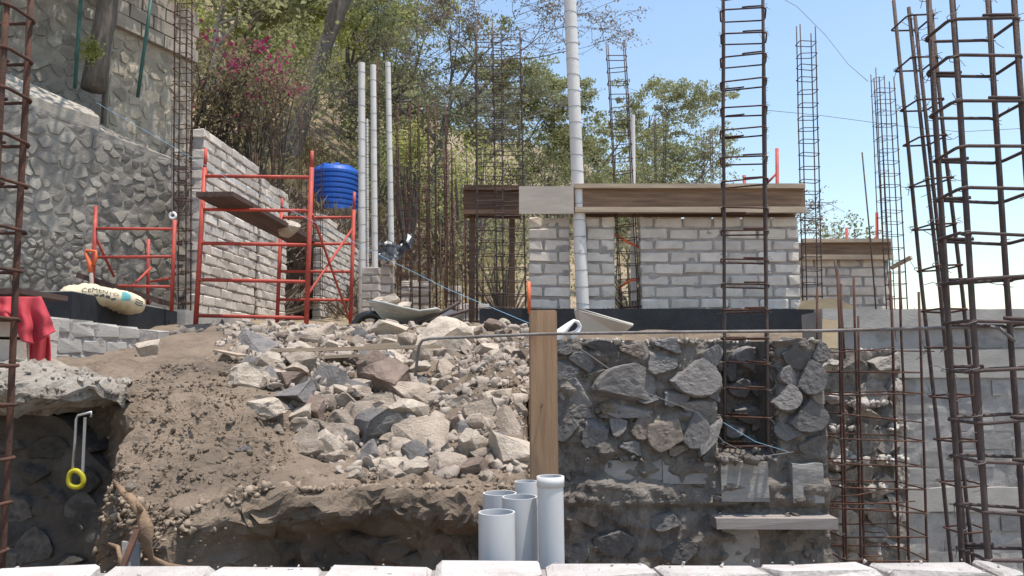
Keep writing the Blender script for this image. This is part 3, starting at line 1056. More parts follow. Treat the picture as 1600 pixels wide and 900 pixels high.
# ------------------------------------------------------------------ block walls on the right and their forms
def right_walls():
    Y = 7.4
    zb, course = at(1000, 485, Y).z, .117
    def piece(px0, px1, lab, courses=8):
        a, c = at(px0, 410, Y), at(px1, 410, Y)
        return brick_wall('block_wall', lab, (a.x, Y + BT / 2), (c.x, Y + BT / 2), zb + .004, courses, course=course)
    piece(1001, 1250, 'wide light grey block wall under the brown form board')
    piece(827, 891, 'narrow light grey block pier left of the white vertical pipe')
    piece(917, 961, 'single-block-wide grey pier right of the white vertical pipe')
    # black beam below
    a, c = at(750, 500, 7.16), at(1272, 500, 7.16)
    b = MB()
    z1 = zb - .004
    b.box(((a.x + c.x) / 2, 7.32, (z1 + .18) / 2), (c.x - a.x, .32, z1 - .18), jit=.006)
    o = tag(b.build('tarred_beam', 'tar_paint'), 'long black painted concrete beam under the light grey block piers', 'beam')
    lump_ridge(o, (a.x, 7.22, z1), (c.x, 7.22, z1), .015, .07, 'mortar_rough', 2)
    # grey step to the left of it
    a, c = at(748, 558, 6.5), at(838, 522, 6.5)
    b = MB()
    b.box(((a.x + c.x) / 2, 6.62, (a.z + c.z) / 2 - .06), (c.x - a.x, .24, c.z - a.z + .12), jit=.006)
    tag(b.build('concrete_step', 'concrete'), 'smooth grey concrete block below the left end of the black beam', 'concrete block')
    a, c = at(700, 600, 5.2), at(838, 562, 5.2)
    b = MB()
    b.box(((a.x + c.x) / 2, 5.4, (a.z + c.z) / 2 - .05), (c.x - a.x, .4, c.z - a.z), Matrix.Rotation(.06, 3, 'Y'), jit=.012)
    tag(b.build('concrete_step', 'concrete'), 'dusty concrete slab half buried in soil beside the upright timber post', 'concrete block')
    # forms on top
    def form(px0, px1, py0, py1, Yf, lab, board='wood_board', batten='wood_pale'):
        f = thing('form_board', lab, 'formwork', at((px0 + px1) / 2, py1, Yf))
        a, c = at(px0, py1, Yf), at(px1, py0, Yf)
        h = c.z - a.z
        xm, zm = (a.x + c.x) / 2, (a.z + c.z) / 2
        b = MB(); b.box((xm, Yf + .012, zm), (c.x - a.x, .024, h), jit=.003); b.build('board', board, f)
        b = MB(); b.box((xm, Yf + .26, zm), (c.x - a.x, .024, h), jit=.003); b.build('board', board, f)
        b = MB(); b.box((xm, Yf - .022, c.z - .018), (c.x - a.x - .006, .042, .05), jit=.004); b.build('batten', batten, f)
        b = MB(); b.box((xm, Yf - .020, a.z + .014), (c.x - a.x - .004, .040, .055), jit=.004); b.build('batten', batten, f)
        b = MB(); b.box((xm, Yf + .136, zm - .01), (c.x - a.x - .01, .21, h - .08)); b.build('concrete_fill', 'concrete', f)
        return f
    form(897, 1256, 289, 331, 7.28, 'long brown timber form board on the light grey block wall')
    f = thing('plywood_form', 'pale square plywood form panel where the white pipe passes', 'formwork', at(854, 334, 7.24))
    a, c = at(811, 334, 7.24), at(896, 291, 7.24)
    b = MB(); b.box(((a.x + c.x) / 2, 7.25, (a.z + c.z) / 2), (c.x - a.x, .018, c.z - a.z), jit=.002); b.build('panel', 'plywood', f)
    b = MB(); b.box(((a.x + c.x) / 2, 7.29, c.z - .02), (c.x - a.x, .05, .04)); b.build('batten', 'wood_pale', f)
    f = form(724, 815, 292, 334, 8.85, 'short shaded brown form board behind the wide rebar cage', batten='shade_toned_wood', board='shade_toned_wood')
    for px in (738, 800):
        b = MB()
        q = at(px, 334, 8.98)
        b.bar((q.x, 8.98, .40), (q.x, 8.98, q.z + .05), .07, .07, up=(0, 1, 0))
        b.build('prop', 'shade_toned_wood', f)

    # second wall further back
    Y2 = 9.2
    a, c = at(1256, 440, Y2), at(1389, 440, Y2)
    z2 = at(1300, 403, Y2).z
    brick_wall('block_wall', 'distant grey block wall under the lower brown form board', (a.x, Y2 + .07), (c.x, Y2 + .07), z2 - 8 * .117, 8, course=.117)
    b = MB(); b.box(((a.x + c.x) / 2, Y2 + .07, (z2 - 8 * .117 + .1) / 2 - .05), (c.x - a.x, .26, z2 - 8 * .117 + .1)); 
    tag(b.build('footing_beam', 'concrete'), 'concrete footing under the distant block wall with lower form board', 'footing')
    form(1254, 1392, 374, 404, Y2 - .06, 'lower brown form board on the distant grey block wall')
    # loose plywood offcuts
    b = MB()
    pts = [at(1246, 483, 6.75), at(1254, 470, 6.75), at(1300, 465, 6.75), at(1335, 478, 6.75), at(1335, 484, 6.75)]
    b.prism(pts, (0, 0, 0), (0, .02, 0))
    tag(b.build('plywood_offcut', 'plywood_yellow'), 'pointed plywood offcut standing on the grey rear wall', 'plywood')
    b = MB()
    b.bar(at(1296, 500, 5.86), at(1296, 560, 5.80), .12, .02, up=(0, 1, 0))
    tag(b.build('plywood_offcut', 'plywood_yellow'), 'yellow plywood strip upright against the grey rear wall', 'plywood')
    b = MB()
    b.bar(at(1392, 419, 9.0), at(1424, 402, 8.8), .05, .04)
    tag(b.build('timber_stub', 'wood_pale'), 'short pale timber stub poking out past the distant block wall', 'timber')
    # grey rear wall on the right, in bands
    Y3 = 6.2
    x0, x1 = at(1284, 600, Y3).x, 5.6
    w = thing('rear_wall', 'long grey plastered rubble wall with concrete bands behind the tall cages', 'wall', (x0, Y3, -1.7))
    zz = [at(1450, py, Y3).z for py in (900, 797, 760, 590, 546, 513, 485)]
    slab_sheet((x0, Y3 - .030, -1.75), (1, 0, 0), x1 - x0, zz[6] + 1.74, .4, .016, 5, .035, seed=11).build('body', 'plaster_grey', w)
    bl = brick_meshes('block', 1, 1, 1, 'plaster_grey', n=6, chip=.02)
    def courses(za, zb_):
        nc = max(1, round((zb_ - za) / .135))
        hc = (zb_ - za) / nc
        for c in range(nc):
            x = x0 + .005 - (.15 if c % 2 else 0)
            while x < 5.0:
                xa, xb = max(x, x0 + .005), x + .29
                x += .30
                if xb - xa < .05:
                    continue
                pr = RNG.uniform(.0, .016)
                link('block', RNG.choice(bl), w, ((xa + xb) / 2 - x0, -pr, za + (c + .5) * hc + 1.7), (RNG.uniform(-.03, .03), RNG.uniform(-.02, .02), RNG.uniform(-.02, .02)), (xb - xa - RNG.uniform(.004, .02), .05, hc - RNG.uniform(.006, .02)))
    def band(z0_, z1_, proud):
        slab_sheet((x0 + .003, Y3 - proud, z0_), (1, 0, 0), x1 - x0 - .006, z1_ - z0_, proud + .1, .006, 4, .08, seed=z0_ * 3,
                   top=lambda t: (z1_ - z0_) + .008 * nz(t, z0_, 0, 5)).build('concrete_band', 'concrete', w)
    band(zz[5], zz[6] + .006, .07)
    band(zz[3], zz[4], .055)
    band(zz[1], zz[2], .06)
    courses(zz[2] + .01, zz[3] - .01)
    courses(-1.72, zz[1] - .01)
    courses(zz[4] + .01, zz[5] - .01)
    # stub of rough stone in front of it, behind the wide column cage
    Y4 = 5.55
    xa, xb = at(1282, 600, Y4).x, at(1404, 600, Y4).x
    zt = at(1350, 548, Y4).z
    w = thing('stone_stub_wall', 'broken rubble wall end with pale mortar behind the wide rusty column cage', 'stone wall', (xa, Y4, -1.7))
    hh = zt + 1.7
    slab_sheet((xa, Y4, -1.7), (1, 0, 0), xb - xa, hh, .55, .07, 5, .035, seed=14, top=lambda t: hh + .05 * nz(t, 3, 0, 7)).build('mortar', 'mortar_rough', w)
    rubble_face(w, (xa, Y4, -1.7), (1, 0, 0), xb - xa, hh - .02, .15, 'rubble_warm', gap=-.005, proud=.11, depth=.05, seed=35, rich=True, aspect=1.7)
    for k, py in enumerate((548, 628, 668, 718, 760)):
        lump_ridge(w, at(1296, py, Y4 - .08), at(1408, py, Y4 - .08), .035, .14, 'mortar_white', 20 + k)

mat('rubble_warm', (0.37, 0.325, 0.275), 0.9, scale=5, col2=(0.21, 0.185, 0.165), rnd=.4, bump=.5, bscale=20, spots=((.5, .46, .4), 9, .6))
right_walls()

# small block piers standing in the middle distance
def piers():
    for px0, px1, py0, py1, Yp, lab in (
            (567, 594, 418, 505, 10.8, 'small grey block pier between the tall white pipes'),
            (597, 616, 404, 505, 10.0, 'slim grey block pier with black plastic on its top'),
            (628, 674, 438, 505, 11.2, 'grey block stub wall behind the rusty cages'),
            (700, 722, 446, 505, 10.6, 'grey block pier beside the bundle of thin rods'),
            (724, 766, 474, 508, 9.6, 'low grey block stub left of the black beam end')):
        a, c = at(px0, py0, Yp), at(px1, py0, Yp)
        zb = .42
        n = max(2, round((a.z - zb) / .117))
        brick_wall('block_pier', lab, (a.x, Yp), (c.x, Yp), a.z - n * .117, n, course=.117)
piers()

# ------------------------------------------------------------------ reinforcement cages
STIRRUPS = {}

def stirrup_mesh(w, d, r, m, hook, n=6):
    key = (round(w, 3), round(d, 3), round(r, 4), m, hook)
    if key in STIRRUPS:
        return STIRRUPS[key]
    out = []
    for k in range(3):
        rng = random.Random(k + int(w * 1e4))
        c = min(w, d) * (.16 if hook else .12)
        pts = []
        tilt = rng.uniform(-.05, .05)
        for (sx, sy) in ((1, -1), (1, 1), (-1, 1), (-1, -1)):
            cx, cy = sx * (w / 2 - c), sy * (d / 2 - c)
            a0 = math.atan2(sy, sx) - math.pi / 4
            for j in range(4):
                a = a0 + j / 3 * math.pi / 2
                pts.append(Vector((cx + c * math.cos(a), cy + c * math.sin(a), 0)))
        for q in pts:
            q.z = tilt * q.x + rng.uniform(-.003, .003) * (1 if hook else .5)
        b = MB()
        p0 = pts[-1].copy()
        first = [Vector((p0.x + .3 * w, -d / 2 + 2.2 * r, r * 2)), p0 + Vector((0, 0, r * 1.8))] if hook else []
        ring = pts + [pts[0].copy()]
        b.tube(ring, r, n)
        if hook:                                           # overlapping tail bent inwards
            b.tube([Vector((w / 2 - c, -d / 2, r * 2)), Vector((w / 2 - c - .34 * w, -d / 2, r * 2.1)), Vector((w / 2 - c - .42 * w, -d / 2 + .03 * d, r * 2.2))], r, n)
        out.append(b.mesh('stirrup', m, True))
    STIRRUPS[key] = out
    return out

def cage(label, foot, head, w, d, spacing, rb=.006, rs=.004, m='steel_dark', ms=None, group=None, bars=None, extra_top=.12, first=.05,
         hook=False, yaw=0.0, ties=False, name='rebar_cage', n=6, z_stop=None, cat='rebar cage'):
    """a column cage standing at foot, leaning so that its axis passes through head"""
    foot, head = Vector(foot), Vector(head)
    ax = head - foot
    L = ax.length
    q = ax.to_track_quat('Z', 'Y') if False else Vector((0, 0, 1)).rotation_difference(ax)
    q = q @ Quaternion((0, 0, 1), yaw)
    t = thing(name, label, cat, foot, group, quat=q)
    ms = ms or m
    if bars is None:
        bars = [(-1, -1), (1, -1), (1, 1), (-1, 1)]
    rng = random.Random(int(abs(foot.x * 1000 + foot.y * 77)) + 5)
    for (bx, by) in bars:
        b = MB()
        x, y = bx * (w / 2 - rb * 1.1), by * (d / 2 - rb * 1.1)
        tp = L + rng.uniform(-.5, .5) * extra_top
        pts = [Vector((x, y, 0))]
        k = 6
        for i in range(1, k + 1):
            s = i / k
            pts.append(Vector((x + rng.uniform(-1, 1) * .004 * s, y + rng.uniform(-1, 1) * .004 * s, tp * s)))
        b.tube(pts, rb, n)
        b.build('bar', m, t, smooth=True, local=True)
    sts = stirrup_mesh(w + 2 * rs, d + 2 * rs, rs, ms, hook, n)
    z = first
    tb = MB()
    while z < (z_stop or L - extra_top * .6):
        o = link('stirrup', rng.choice(sts), t, (rng.uniform(-.004, .004), rng.uniform(-.004, .004), z + rng.uniform(-.08, .08) * spacing),
                 (rng.uniform(-.03, .03), rng.uniform(-.05, .05), math.pi * rng.randint(0, 1)))
        if ties:
            for (bx, by) in bars:
                if rng.random() < .7:
                    p = Vector((bx * w / 2, by * d / 2, z))
                    for _ in range(rng.randint(1, 2)):
                        e = Vector((rng.uniform(-1, 1), rng.uniform(-1, 1), rng.uniform(-1, 1))).normalized() * rng.uniform(.02, .06)
                        tb.tube([p, p + e * .5 + Vector((0, 0, rng.uniform(-.01, .01))), p + e], .0011, 4)
                    tb.tube([p + Vector((rb * 1.7 * math.cos(a), rb * 1.7 * math.sin(a), (a - 3) * .003)) for a in np.linspace(0, 6, 7)], .0012, 4)
        z += spacing
    if ties and tb.v:
        stuff(tb.build('tie_wire', 'wire', t, local=True))
    return t

def vcage(label, px_foot, py_foot, px_head, py_head, Y, w, d, spacing, **k):
    """foot and head read from the photograph at depth Y"""
    return cage(label, at(px_foot, py_foot, Y), at(px_head, py_head, Y), w, d, spacing, **k)

def cages():
    z_seam = .6
    cage('thin cage in the dark seam between the two side block walls', (XL + .087, 9.605, z_seam), (XL + .087, 9.605, z_seam + 2.2), .07, .11, .2, rb=.006, rs=.003, m='rust')
    # near right: thick column
    f, h = at(1585, 1060, 2.22), at(1512, -60, 2.22)
    f.z = -1.66
    f = h.lerp(f, 1.0)
    cage('thick near column cage of dark rusty bars with wide looped stirrups', f, h, .205, .14, .131, rb=.0085, rs=.0052, m='steel_dark', ms='steel_dark',
         hook=True, ties=True, n=8, extra_top=.0, first=.09)
    f, h = at(1552, 1060, 2.46), at(1424, 8, 2.46)
    f.z = -1.66
    cage('slim four-bar cage leaning beside the thick near column cage', f, h, .085, .11, .139, rb=.0062, rs=.0032, m='steel_dark', ms='rust', ties=True, n=7, extra_top=.1, first=.06)
    # near left
    f, h = at(-58, 1060, 2.24), at(-2, -80, 2.24)
    f.z = -1.66
    cage('near rusty column cage with dark stirrups beside the red cloth', f, h, .17, .13, .136, rb=.0095, rs=.0055, m='rust', ms='rust', hook=True, ties=False, n=8, extra_top=0)
    # tower cage in the recess of the stone wall
    f, h = at(1166, 702, 4.26), at(1160, -60, 4.26)
    cage('tall cage of looped stirrups standing in the stone wall recess', f, h, .245, .15, .147, rb=.0088, rs=.0048, m='steel_dark', ms='rust', hook=True, ties=True, n=8, extra_top=0, first=.03, yaw=-.29)
    # wide cage on the right, low
    f, h = at(1362, 905, 4.9), at(1353, 470, 4.9)
    f.z = -1.66
    cage('wide rusty column cage with bare bars in front of the broken rubble wall', f, h, .52, .36, .142, rb=.0075, rs=.005, m='rust', ms='rust', ties=True, extra_top=.55,
         bars=[(-1, -1), (-.6, -1), (.55, -1), (1, -1), (1, 1), (-1, 1), (.1, 1), (-.35, 1), (.8, .4)], z_stop=(at(1360, 545, 4.9).z + 1.66), first=.1)
    # thin cages
    vcage('slim dark cage right of the block wall end, against the sky', 1270, 492, 1259, 45, 7.45, .165, .12, .131, rb=.006, rs=.0045)
    vcage('far cage with open top behind the lower form board, right of the single rod', 1402, 492, 1381, 118, 8.9, .20, .14, .15, rb=.007, rs=.004)
    vcage('second far cage crossing its neighbour behind the lower form board', 1388, 494, 1371, 114, 9.4, .12, .14, .2, rb=.006, rs=.003)
    vcage('slim cage in the gap of the block wall, standing above the form board', 985, 486, 962, 66, 7.47, .19, .12, .135, rb=.006, rs=.0045, ms='rust')
    # middle group
    vcage('wide dark cage left of the white pipe, left half of the pair', 766, 510, 764, 44, 8.4, .31, .18, .150, rb=.0085, rs=.005, ms='steel_dark', extra_top=.2)
    vcage('wide dark cage left of the white pipe, right half of the pair', 800, 510, 791, 44, 8.5, .34, .18, .150, rb=.0085, rs=.005, ms='steel_dark', extra_top=.2)
    for k, (px, top, w) in enumerate(((630, 158, .20), (661, 160, .16), (688, 164, .18), (650, 285, .34), (700, 230, .12), (716, 300, .2), (640, 360, .30), (735, 340, .2))):
        vcage('rusty thin cage in the thicket of cages right of the white pipes', px + 3, 500, px, top, 10.4 + .35 * (k % 4), w, .16, .15 + .02 * (k % 3), rb=.0075, rs=.0042,
              m='rust', ms='rust', group='thicket of rusty cages right of the white pipes', n=5)
    for px, top, Yc in ((1031, 178, 10.2), (1105, 210, 10.4)):
        vcage('short thin cage tip rising behind the long brown form board', px + 2, 470, px, top, Yc, .14, .12, .17, rb=.006, rs=.003, group='cage tips behind the long form board', n=5)
    # cage and bars at the corner of the left block wall
    vcage('dark corner column cage at the end of the side block wall', 284, 505, 287, -30, 7.92, .15, .14, .16, rb=.0075, rs=.005, m='rust', ms='rust')
    for k, px in enumerate((432, 474, 496)):
        vcage('thin rusty cage behind the side block wall and scaffold', px, 470, px + 2, 120 + 40 * k, 11.2 + .3 * k, .13, .13, .18, rb=.006, rs=.0035, m='rust', ms='rust',
              group='thin cages behind the side block wall', n=5)
    vcage('rusty cage around the two tall white pipes', 578, 500, 576, 96, 11.6, .30, .16, .17, rb=.0075, rs=.004, m='rust', ms='rust', n=5)
    # single rods
    for px0, py0, px1, py1, Yr, lab in ((1372, 525, 1347, 238, 7.9, 'single rod standing free against the sky beside the far cages'),
                                        (1316, 505, 1304, 405, 5.3, 'bare upright rod behind the tied horizontal bar, short'),
                                        (1320, 560, 1308, 415, 5.2, 'bare upright rod leaning across its short neighbour'),
                                        (706, 505, 700, 236, 9.5, 'single thin rod right of the rusty thicket of cages')):
        b = MB()
        b.tube([at(px0, py0, Yr), at((px0 + px1) / 2 + 1, (py0 + py1) / 2, Yr), at(px1, py1, Yr)], .0075, 6)
        tag(b.build('rebar_rod', 'steel_dark', smooth=True), lab, 'rebar')
    rng = random.Random(3)
    for k in range(12):
        px = 690 + k * 6 + rng.uniform(-3, 3)
        b = MB()
        Yr = rng.uniform(9.4, 10.6)
        b.tube([at(px + rng.uniform(-4, 4), 508, Yr), at(px, rng.uniform(300, 390), Yr)], .006, 5)
        tag(b.build('rebar_rod', 'rust', smooth=True), 'thin rusty starter rod in the bundle left of the wide dark cages', 'rebar', 'thin starter rods left of the wide cages')
    # horizontal hooked bar
    b = MB()
    pts = [at(649, 588, 2.72), at(652, 560, 2.72), at(655, 540, 2.715), at(660, 532, 2.71), at(672, 529, 2.7), at(845, 522, 2.62), at(1050, 519, 2.55), at(1280, 517, 2.46), at(1480, 512, 2.36),
           at(1545, 510, 2.3), at(1562, 513, 2.28), at(1586, 534, 2.27)]
    b.tube(pts, .0054, 8)
    tag(b.build('hooked_rebar', 'steel_grey', smooth=True), 'long horizontal rebar with hooked ends crossing in front of the timber post', 'rebar')
    # loose ties sticking out of the wide cage
    for k, (pa, pb, Yk) in enumerate((((1283, 792), (1390, 796), 4.7), ((1310, 776), (1368, 768), 4.66), ((1300, 788), (1430, 783), 4.62), ((1348, 829), (1380, 832), 4.72), ((1345, 868), (1382, 868), 4.7), ((1290, 720), (1322, 727), 4.68), ((1276, 544), (1460, 549), 4.75), ((1276, 552), (1396, 543), 4.7))):
        b = MB()
        b.tube([at(*pa, Yk), at((pa[0] + pb[0]) / 2, (pa[1] + pb[1]) / 2 + 1.5, Yk), at(*pb, Yk)], .0042, 6)
        tag(b.build('loose_rebar', 'rust', smooth=True), 'thin loose rebar lying across the wide rusty column cage', 'rebar', 'loose bars across the wide cage')
cages()

# ------------------------------------------------------------------ pipes
def pipe(name, label, foot, head, r, m, wall=.005, group=None, collar=None, rings=None):
    foot, head = Vector(foot), Vector(head)
    d = (head - foot).normalized()
    s = d.cross(Vector((0, 1, 0))).normalized()
    u = s.cross(d)
    n = 28
    b = MB()
    ring = lambda p, rr: [p + (s * math.cos(a) + u * math.sin(a)) * rr for a in np.linspace(0, 2 * math.pi, n, endpoint=False)]
    for P in ([ring(foot, r), ring(foot.lerp(head, .5), r), ring(head, r)], [ring(head, r), ring(head, r - wall)], [ring(head, r - wall), ring(head - d * .45, r - wall)]):
        b.grid([[row[i] for row in P] for i in range(n)], closed_u=True)
    t = thing(name, label, 'pipe', foot, group)
    o = b.build('tube', m, t, smooth=True)
    o.data.polygons.foreach_set('use_smooth', [True] * len(o.data.polygons))
    for e in o.data.edges:
        pass
    if collar:
        b = MB()
        P = []
        for (k, rr) in ((0, r + .0004), (0, r + .003), (collar, r + .003), (collar, r + .0004)):
            p = head - d * k
            P.append([p + (s * math.cos(a) + u * math.sin(a)) * rr for a in np.linspace(0, 2 * math.pi, n, endpoint=False)])
        b.grid([[row[i] for row in P] for i in range(n)], closed_u=True)
        b.build('collar', m, t, smooth=True)
    if rings:                                              # wire ties round the pipe
        L = (head - foot).length
        z = rings * .4
        while z < L - .02:
            b = MB()
            p = foot + d * z
            tilt = RNG.uniform(-.15, .15)
            b.tube([p + (s * math.cos(a) + u * math.sin(a)) * (r + .002) + d * (tilt * r * math.cos(a)) for a in np.linspace(0, 2 * math.pi, 14, endpoint=False)], .0022, 4, closed=True)
            b.build('wire_tie', 'wire', t)
            z += rings
    return t

def pipes():
    for px, py, Y, r, lab, collar in ((776, 800, 2.26, .0535, 'wide grey pipe with open rim, shortest of the pipe cluster', .0),
                                      (812, 776, 2.40, .0545, 'grey pipe of the cluster standing behind the shortest pipe', 0),
                                      (781, 770, 2.56, .0560, 'grey open pipe at the left back of the pipe cluster', 0),
                                      (860, 744, 2.34, .0390, 'tall slender pipe with a collar, right edge of the pipe cluster', .03),
                                      (822, 752, 2.62, .0390, 'slender grey pipe at the back of the pipe cluster, beside the timber post', 0)):
        h = at(px, py, Y)
        f = Vector((h.x + .012, h.y, -1.66))
        pipe('upright_pipe', lab, f, h, r, 'pvc', collar=collar)
    pipe('tall_pipe', 'tall white pipe tied with wire between the two block piers', at(911, 486, 7.33), at(889, -40, 7.33), .062, 'pvc_white', rings=.165)
    for pa, pb, Y, r, lab in (((566, 500), (565, 99), 11.0, .052, 'tall thin white pipe wired to the cage, left of the pair'),
                              ((586, 430), (583, 102), 11.0, .044, 'tall thin white pipe wired to the cage, right of the pair'),
                              ((612, 402), (606, 98), 11.2, .042, 'tall thin white pipe standing alone above the black plastic')):
        pipe('tall_pipe', lab, at(*pa, Y), at(*pb, Y), r, 'pvc_white', rings=.26)
    pipe('tall_pipe', 'short thin white pipe behind the pair of tall white pipes', at(574, 480, 11.8), at(573, 186, 11.8), .025, 'pvc_white')
    pipe('tall_pipe', 'thin pale pipe inside the slim cage of the block wall gap', at(990, 470, 7.62), at(988, 180, 7.62), .028, 'pvc_white')
pipes()

# ------------------------------------------------------------------ timber post
def post():
    Y = 2.68
    a, h = at(853, 900, Y), at(848, 485, Y)
    a.z = -1.66
    w, d = .098, .045
    t = thing('timber_post', 'upright brown timber post behind the pipe cluster', 'post', a)
    ax = (h - a)
    L = ax.length
    bm = bmesh.new()
    bmesh.ops.create_cube(bm, size=1)
    for v in bm.verts:
        v.co = Vector((v.co.x * w, v.co.y * d, (v.co.z + .5) * L))
    bmesh.ops.bevel(bm, geom=bm.edges[:], offset=.004, segments=2, affect='EDGES')
    q = Vector((0, 0, 1)).rotation_difference(ax)
    bmesh.ops.rotate(bm, verts=bm.verts, cent=(0, 0, 0), matrix=q.to_matrix())
    me = bpy.data.meshes.new('timber')
    bm.to_mesh(me)
    bm.free()
    me.materials.append(MATS['wood_post'])
    link('timber', me, t)
    b = MB()
    p = at(847, 632, Y - d / 2 - .012)
    b.tube([p + Vector((0, .02, 0)), p, p + Vector((-.004, -.002, -.012))], .0022, 6)
    b.build('nail', 'steel_dark', t)
mat('wood_post', (0.40, 0.255, 0.15), 0.8, scale=4.0, col2=(0.27, 0.165, 0.095), stretch=(7, 7, .55), bump=.25, bscale=22, spots=((.17, .10, .06), 3.2, .68))
post()

# ------------------------------------------------------------------ scaffolds
def scaffold():
    t = thing('scaffold', 'red tubular scaffold with cross braces in front of the block wall', 'scaffold', (-2.35, 7.9, .35))
    frames = []
    for (pa, pb, Y, rungs, py_foot, pin) in ((((305, 520), (320, 262)), ((478, 522), (487, 262)), 7.0, (275, 327, 380, 437, 493), 520, (232, 236)),
                                             (((432, 524), (440, 330)), ((547, 524), (553, 328)), 8.9, (340, 381, 424, 468, 512), 524, (310, 300))):
        L0, L1 = at(*pa[0], Y), at(*pa[1], Y)
        R0, R1 = at(*pb[0], Y), at(*pb[1], Y)
        for (p0, p1) in ((L0, L1), (R0, R1)):
            f = MB()
            f.tube([p0, p1], .0225, 10)
            fr = f.build('upright', 'red_paint', t, smooth=True)
        for py in rungs:
            z = at(400, py, Y).z
            k = (z - L0.z) / (L1.z - L0.z)
            b = MB()
            b.tube([L0.lerp(L1, k), R0.lerp(R1, k) + Vector((0, 0, -.012))], .017, 8)
            b.build('rung', 'red_paint', fr, smooth=True)
        for top, pp in ((L1, pin[0]), (R1, pin[1])):
            b = MB()
            e = top + (top - (L0 if top is L1 else R0)).normalized() * ((at(400, pp, Y).z - top.z))
            b.tube([top, e], .017, 8)
            b.build('coupling_pin', 'red_paint', fr, smooth=True)
        frames.append((L0, L1, R0, R1))
    A, B = frames
    for (p, q) in ((at(488, 335, 7.0), at(546, 500, 8.9)), (at(480, 462, 7.0), at(550, 358, 8.9))):
        b = MB()
        b.tube([p, q], .0135, 8)
        b.build('cross_brace', 'red_paint', t, smooth=True)
    # plank on the scaffold
    z = at(360, 321, 6.95).z
    b = MB()
    b.bar((-2.66, 6.62, z + .03), (-2.50, 9.25, at(480, 381, 8.9).z + .04), .34, .045)
    tag(b.build('scaffold_plank', 'plank_dark'), 'dark plank lying across the red scaffold rungs', 'plank')
    p = at(452, 358, 8.1)
    o = link('stone', ROCKS['p'][1], None, p, (.1, .1, .4), (.24, .2, .19))
    tag(o, 'pale block resting on the scaffold plank', 'stone')
    # smaller scaffold by the retaining wall
    t = thing('scaffold', 'small red scaffold frame in front of the rubble retaining wall', 'scaffold', at(210, 475, 7.2))
    Y = 7.05
    fr = None
    for (a, c) in (((143, 478), (150, 322)), ((268, 486), (273, 344))):
        b = MB()
        b.tube([at(*a, Y), at(*c, Y)], .019, 8)
        o = b.build('post', 'red_paint', t, smooth=True)
    for (a, c) in (((148, 357), (272, 358)), ((146, 402), (270, 401)), ((185, 447), (268, 448))):
        b = MB()
        b.tube([at(*a, Y), at(*c, Y)], .014, 8)
        b.build('rung', 'red_paint', t, smooth=True)
    b = MB()
    b.tube([at(231, 480, 7.45), at(232, 374, 7.45)], .017, 8)
    b.build('post', 'red_paint', t, smooth=True)
    for (a, c) in (((208, 446, 7.05), (236, 418, 7.4)), ((150, 372, 7.05), (178, 432, 7.4)), ((236, 440, 7.4), (270, 434, 7.05))):
        b = MB()
        b.tube([at(*a), at(*c)], .012, 8)
        b.build('brace', 'red_paint', t, smooth=True)
    b = MB()
    b.bar(at(128, 432, 7.2), at(262, 474, 7.32), .26, .05)
    tag(b.build('scaffold_plank', 'plank_dark'), 'dark plank leaning at the small red scaffold behind the cement bag', 'plank')
    # red posts showing above the forms
    for px, ytop, ybot, Yp, ang, lab in ((1214, 232, 470, 8.3, -14, 'red brace post poking up behind the long form board end'),
                                         (1323, 356, 480, 9.9, 0, 'short red post tip behind the middle of the lower form board'),
                                         (1370, 332, 480, 9.9, -9, 'red brace post behind the right end of the lower form board'),
                                         (1163, 274, 470, 8.4, 0, 'short red tip behind the long form board, inside the tall cage')):
        t = thing('scaffold_post', lab, 'scaffold post', at(px, ybot, Yp))
        b = MB(); b.tube([at(px + 2, ybot, Yp), at(px, ytop, Yp)], .02, 8); b.build('post', 'red_paint', t, smooth=True)
        if ang:
            b = MB(); b.tube([at(px + 1, (ytop + 290 if px < 1300 else ytop + 375) / 2 + 8 if px < 1300 else 368, Yp), at(px + ang * 1.2, (288 if px < 1300 else 380), Yp)], .014, 6); b.build('brace', 'red_paint', t, smooth=True)
    b = MB()
    b.tube([at(827, 490, 7.15), at(826, 440, 7.15)], .018, 8)
    tag(b.build('orange_stake', 'orange_plastic', smooth=True), 'short orange stake beside the left block pier', 'stake')
    # orange flexible conduits in the gap
    for (pa, pm, pb, lab) in (((958, 364), (980, 378), (1003, 388), 'orange conduit crossing the upper part of the wall gap'),
                              ((966, 450), (985, 438), (1000, 436), 'orange conduit crossing the lower part of the wall gap')):
        b = MB()
        b.tube([at(*pa, 7.5), at(*pm, 7.45), at(*pb, 7.5)], .013, 8)
        tag(b.build('conduit', 'orange_plastic', smooth=True), lab, 'conduit')
scaffold()

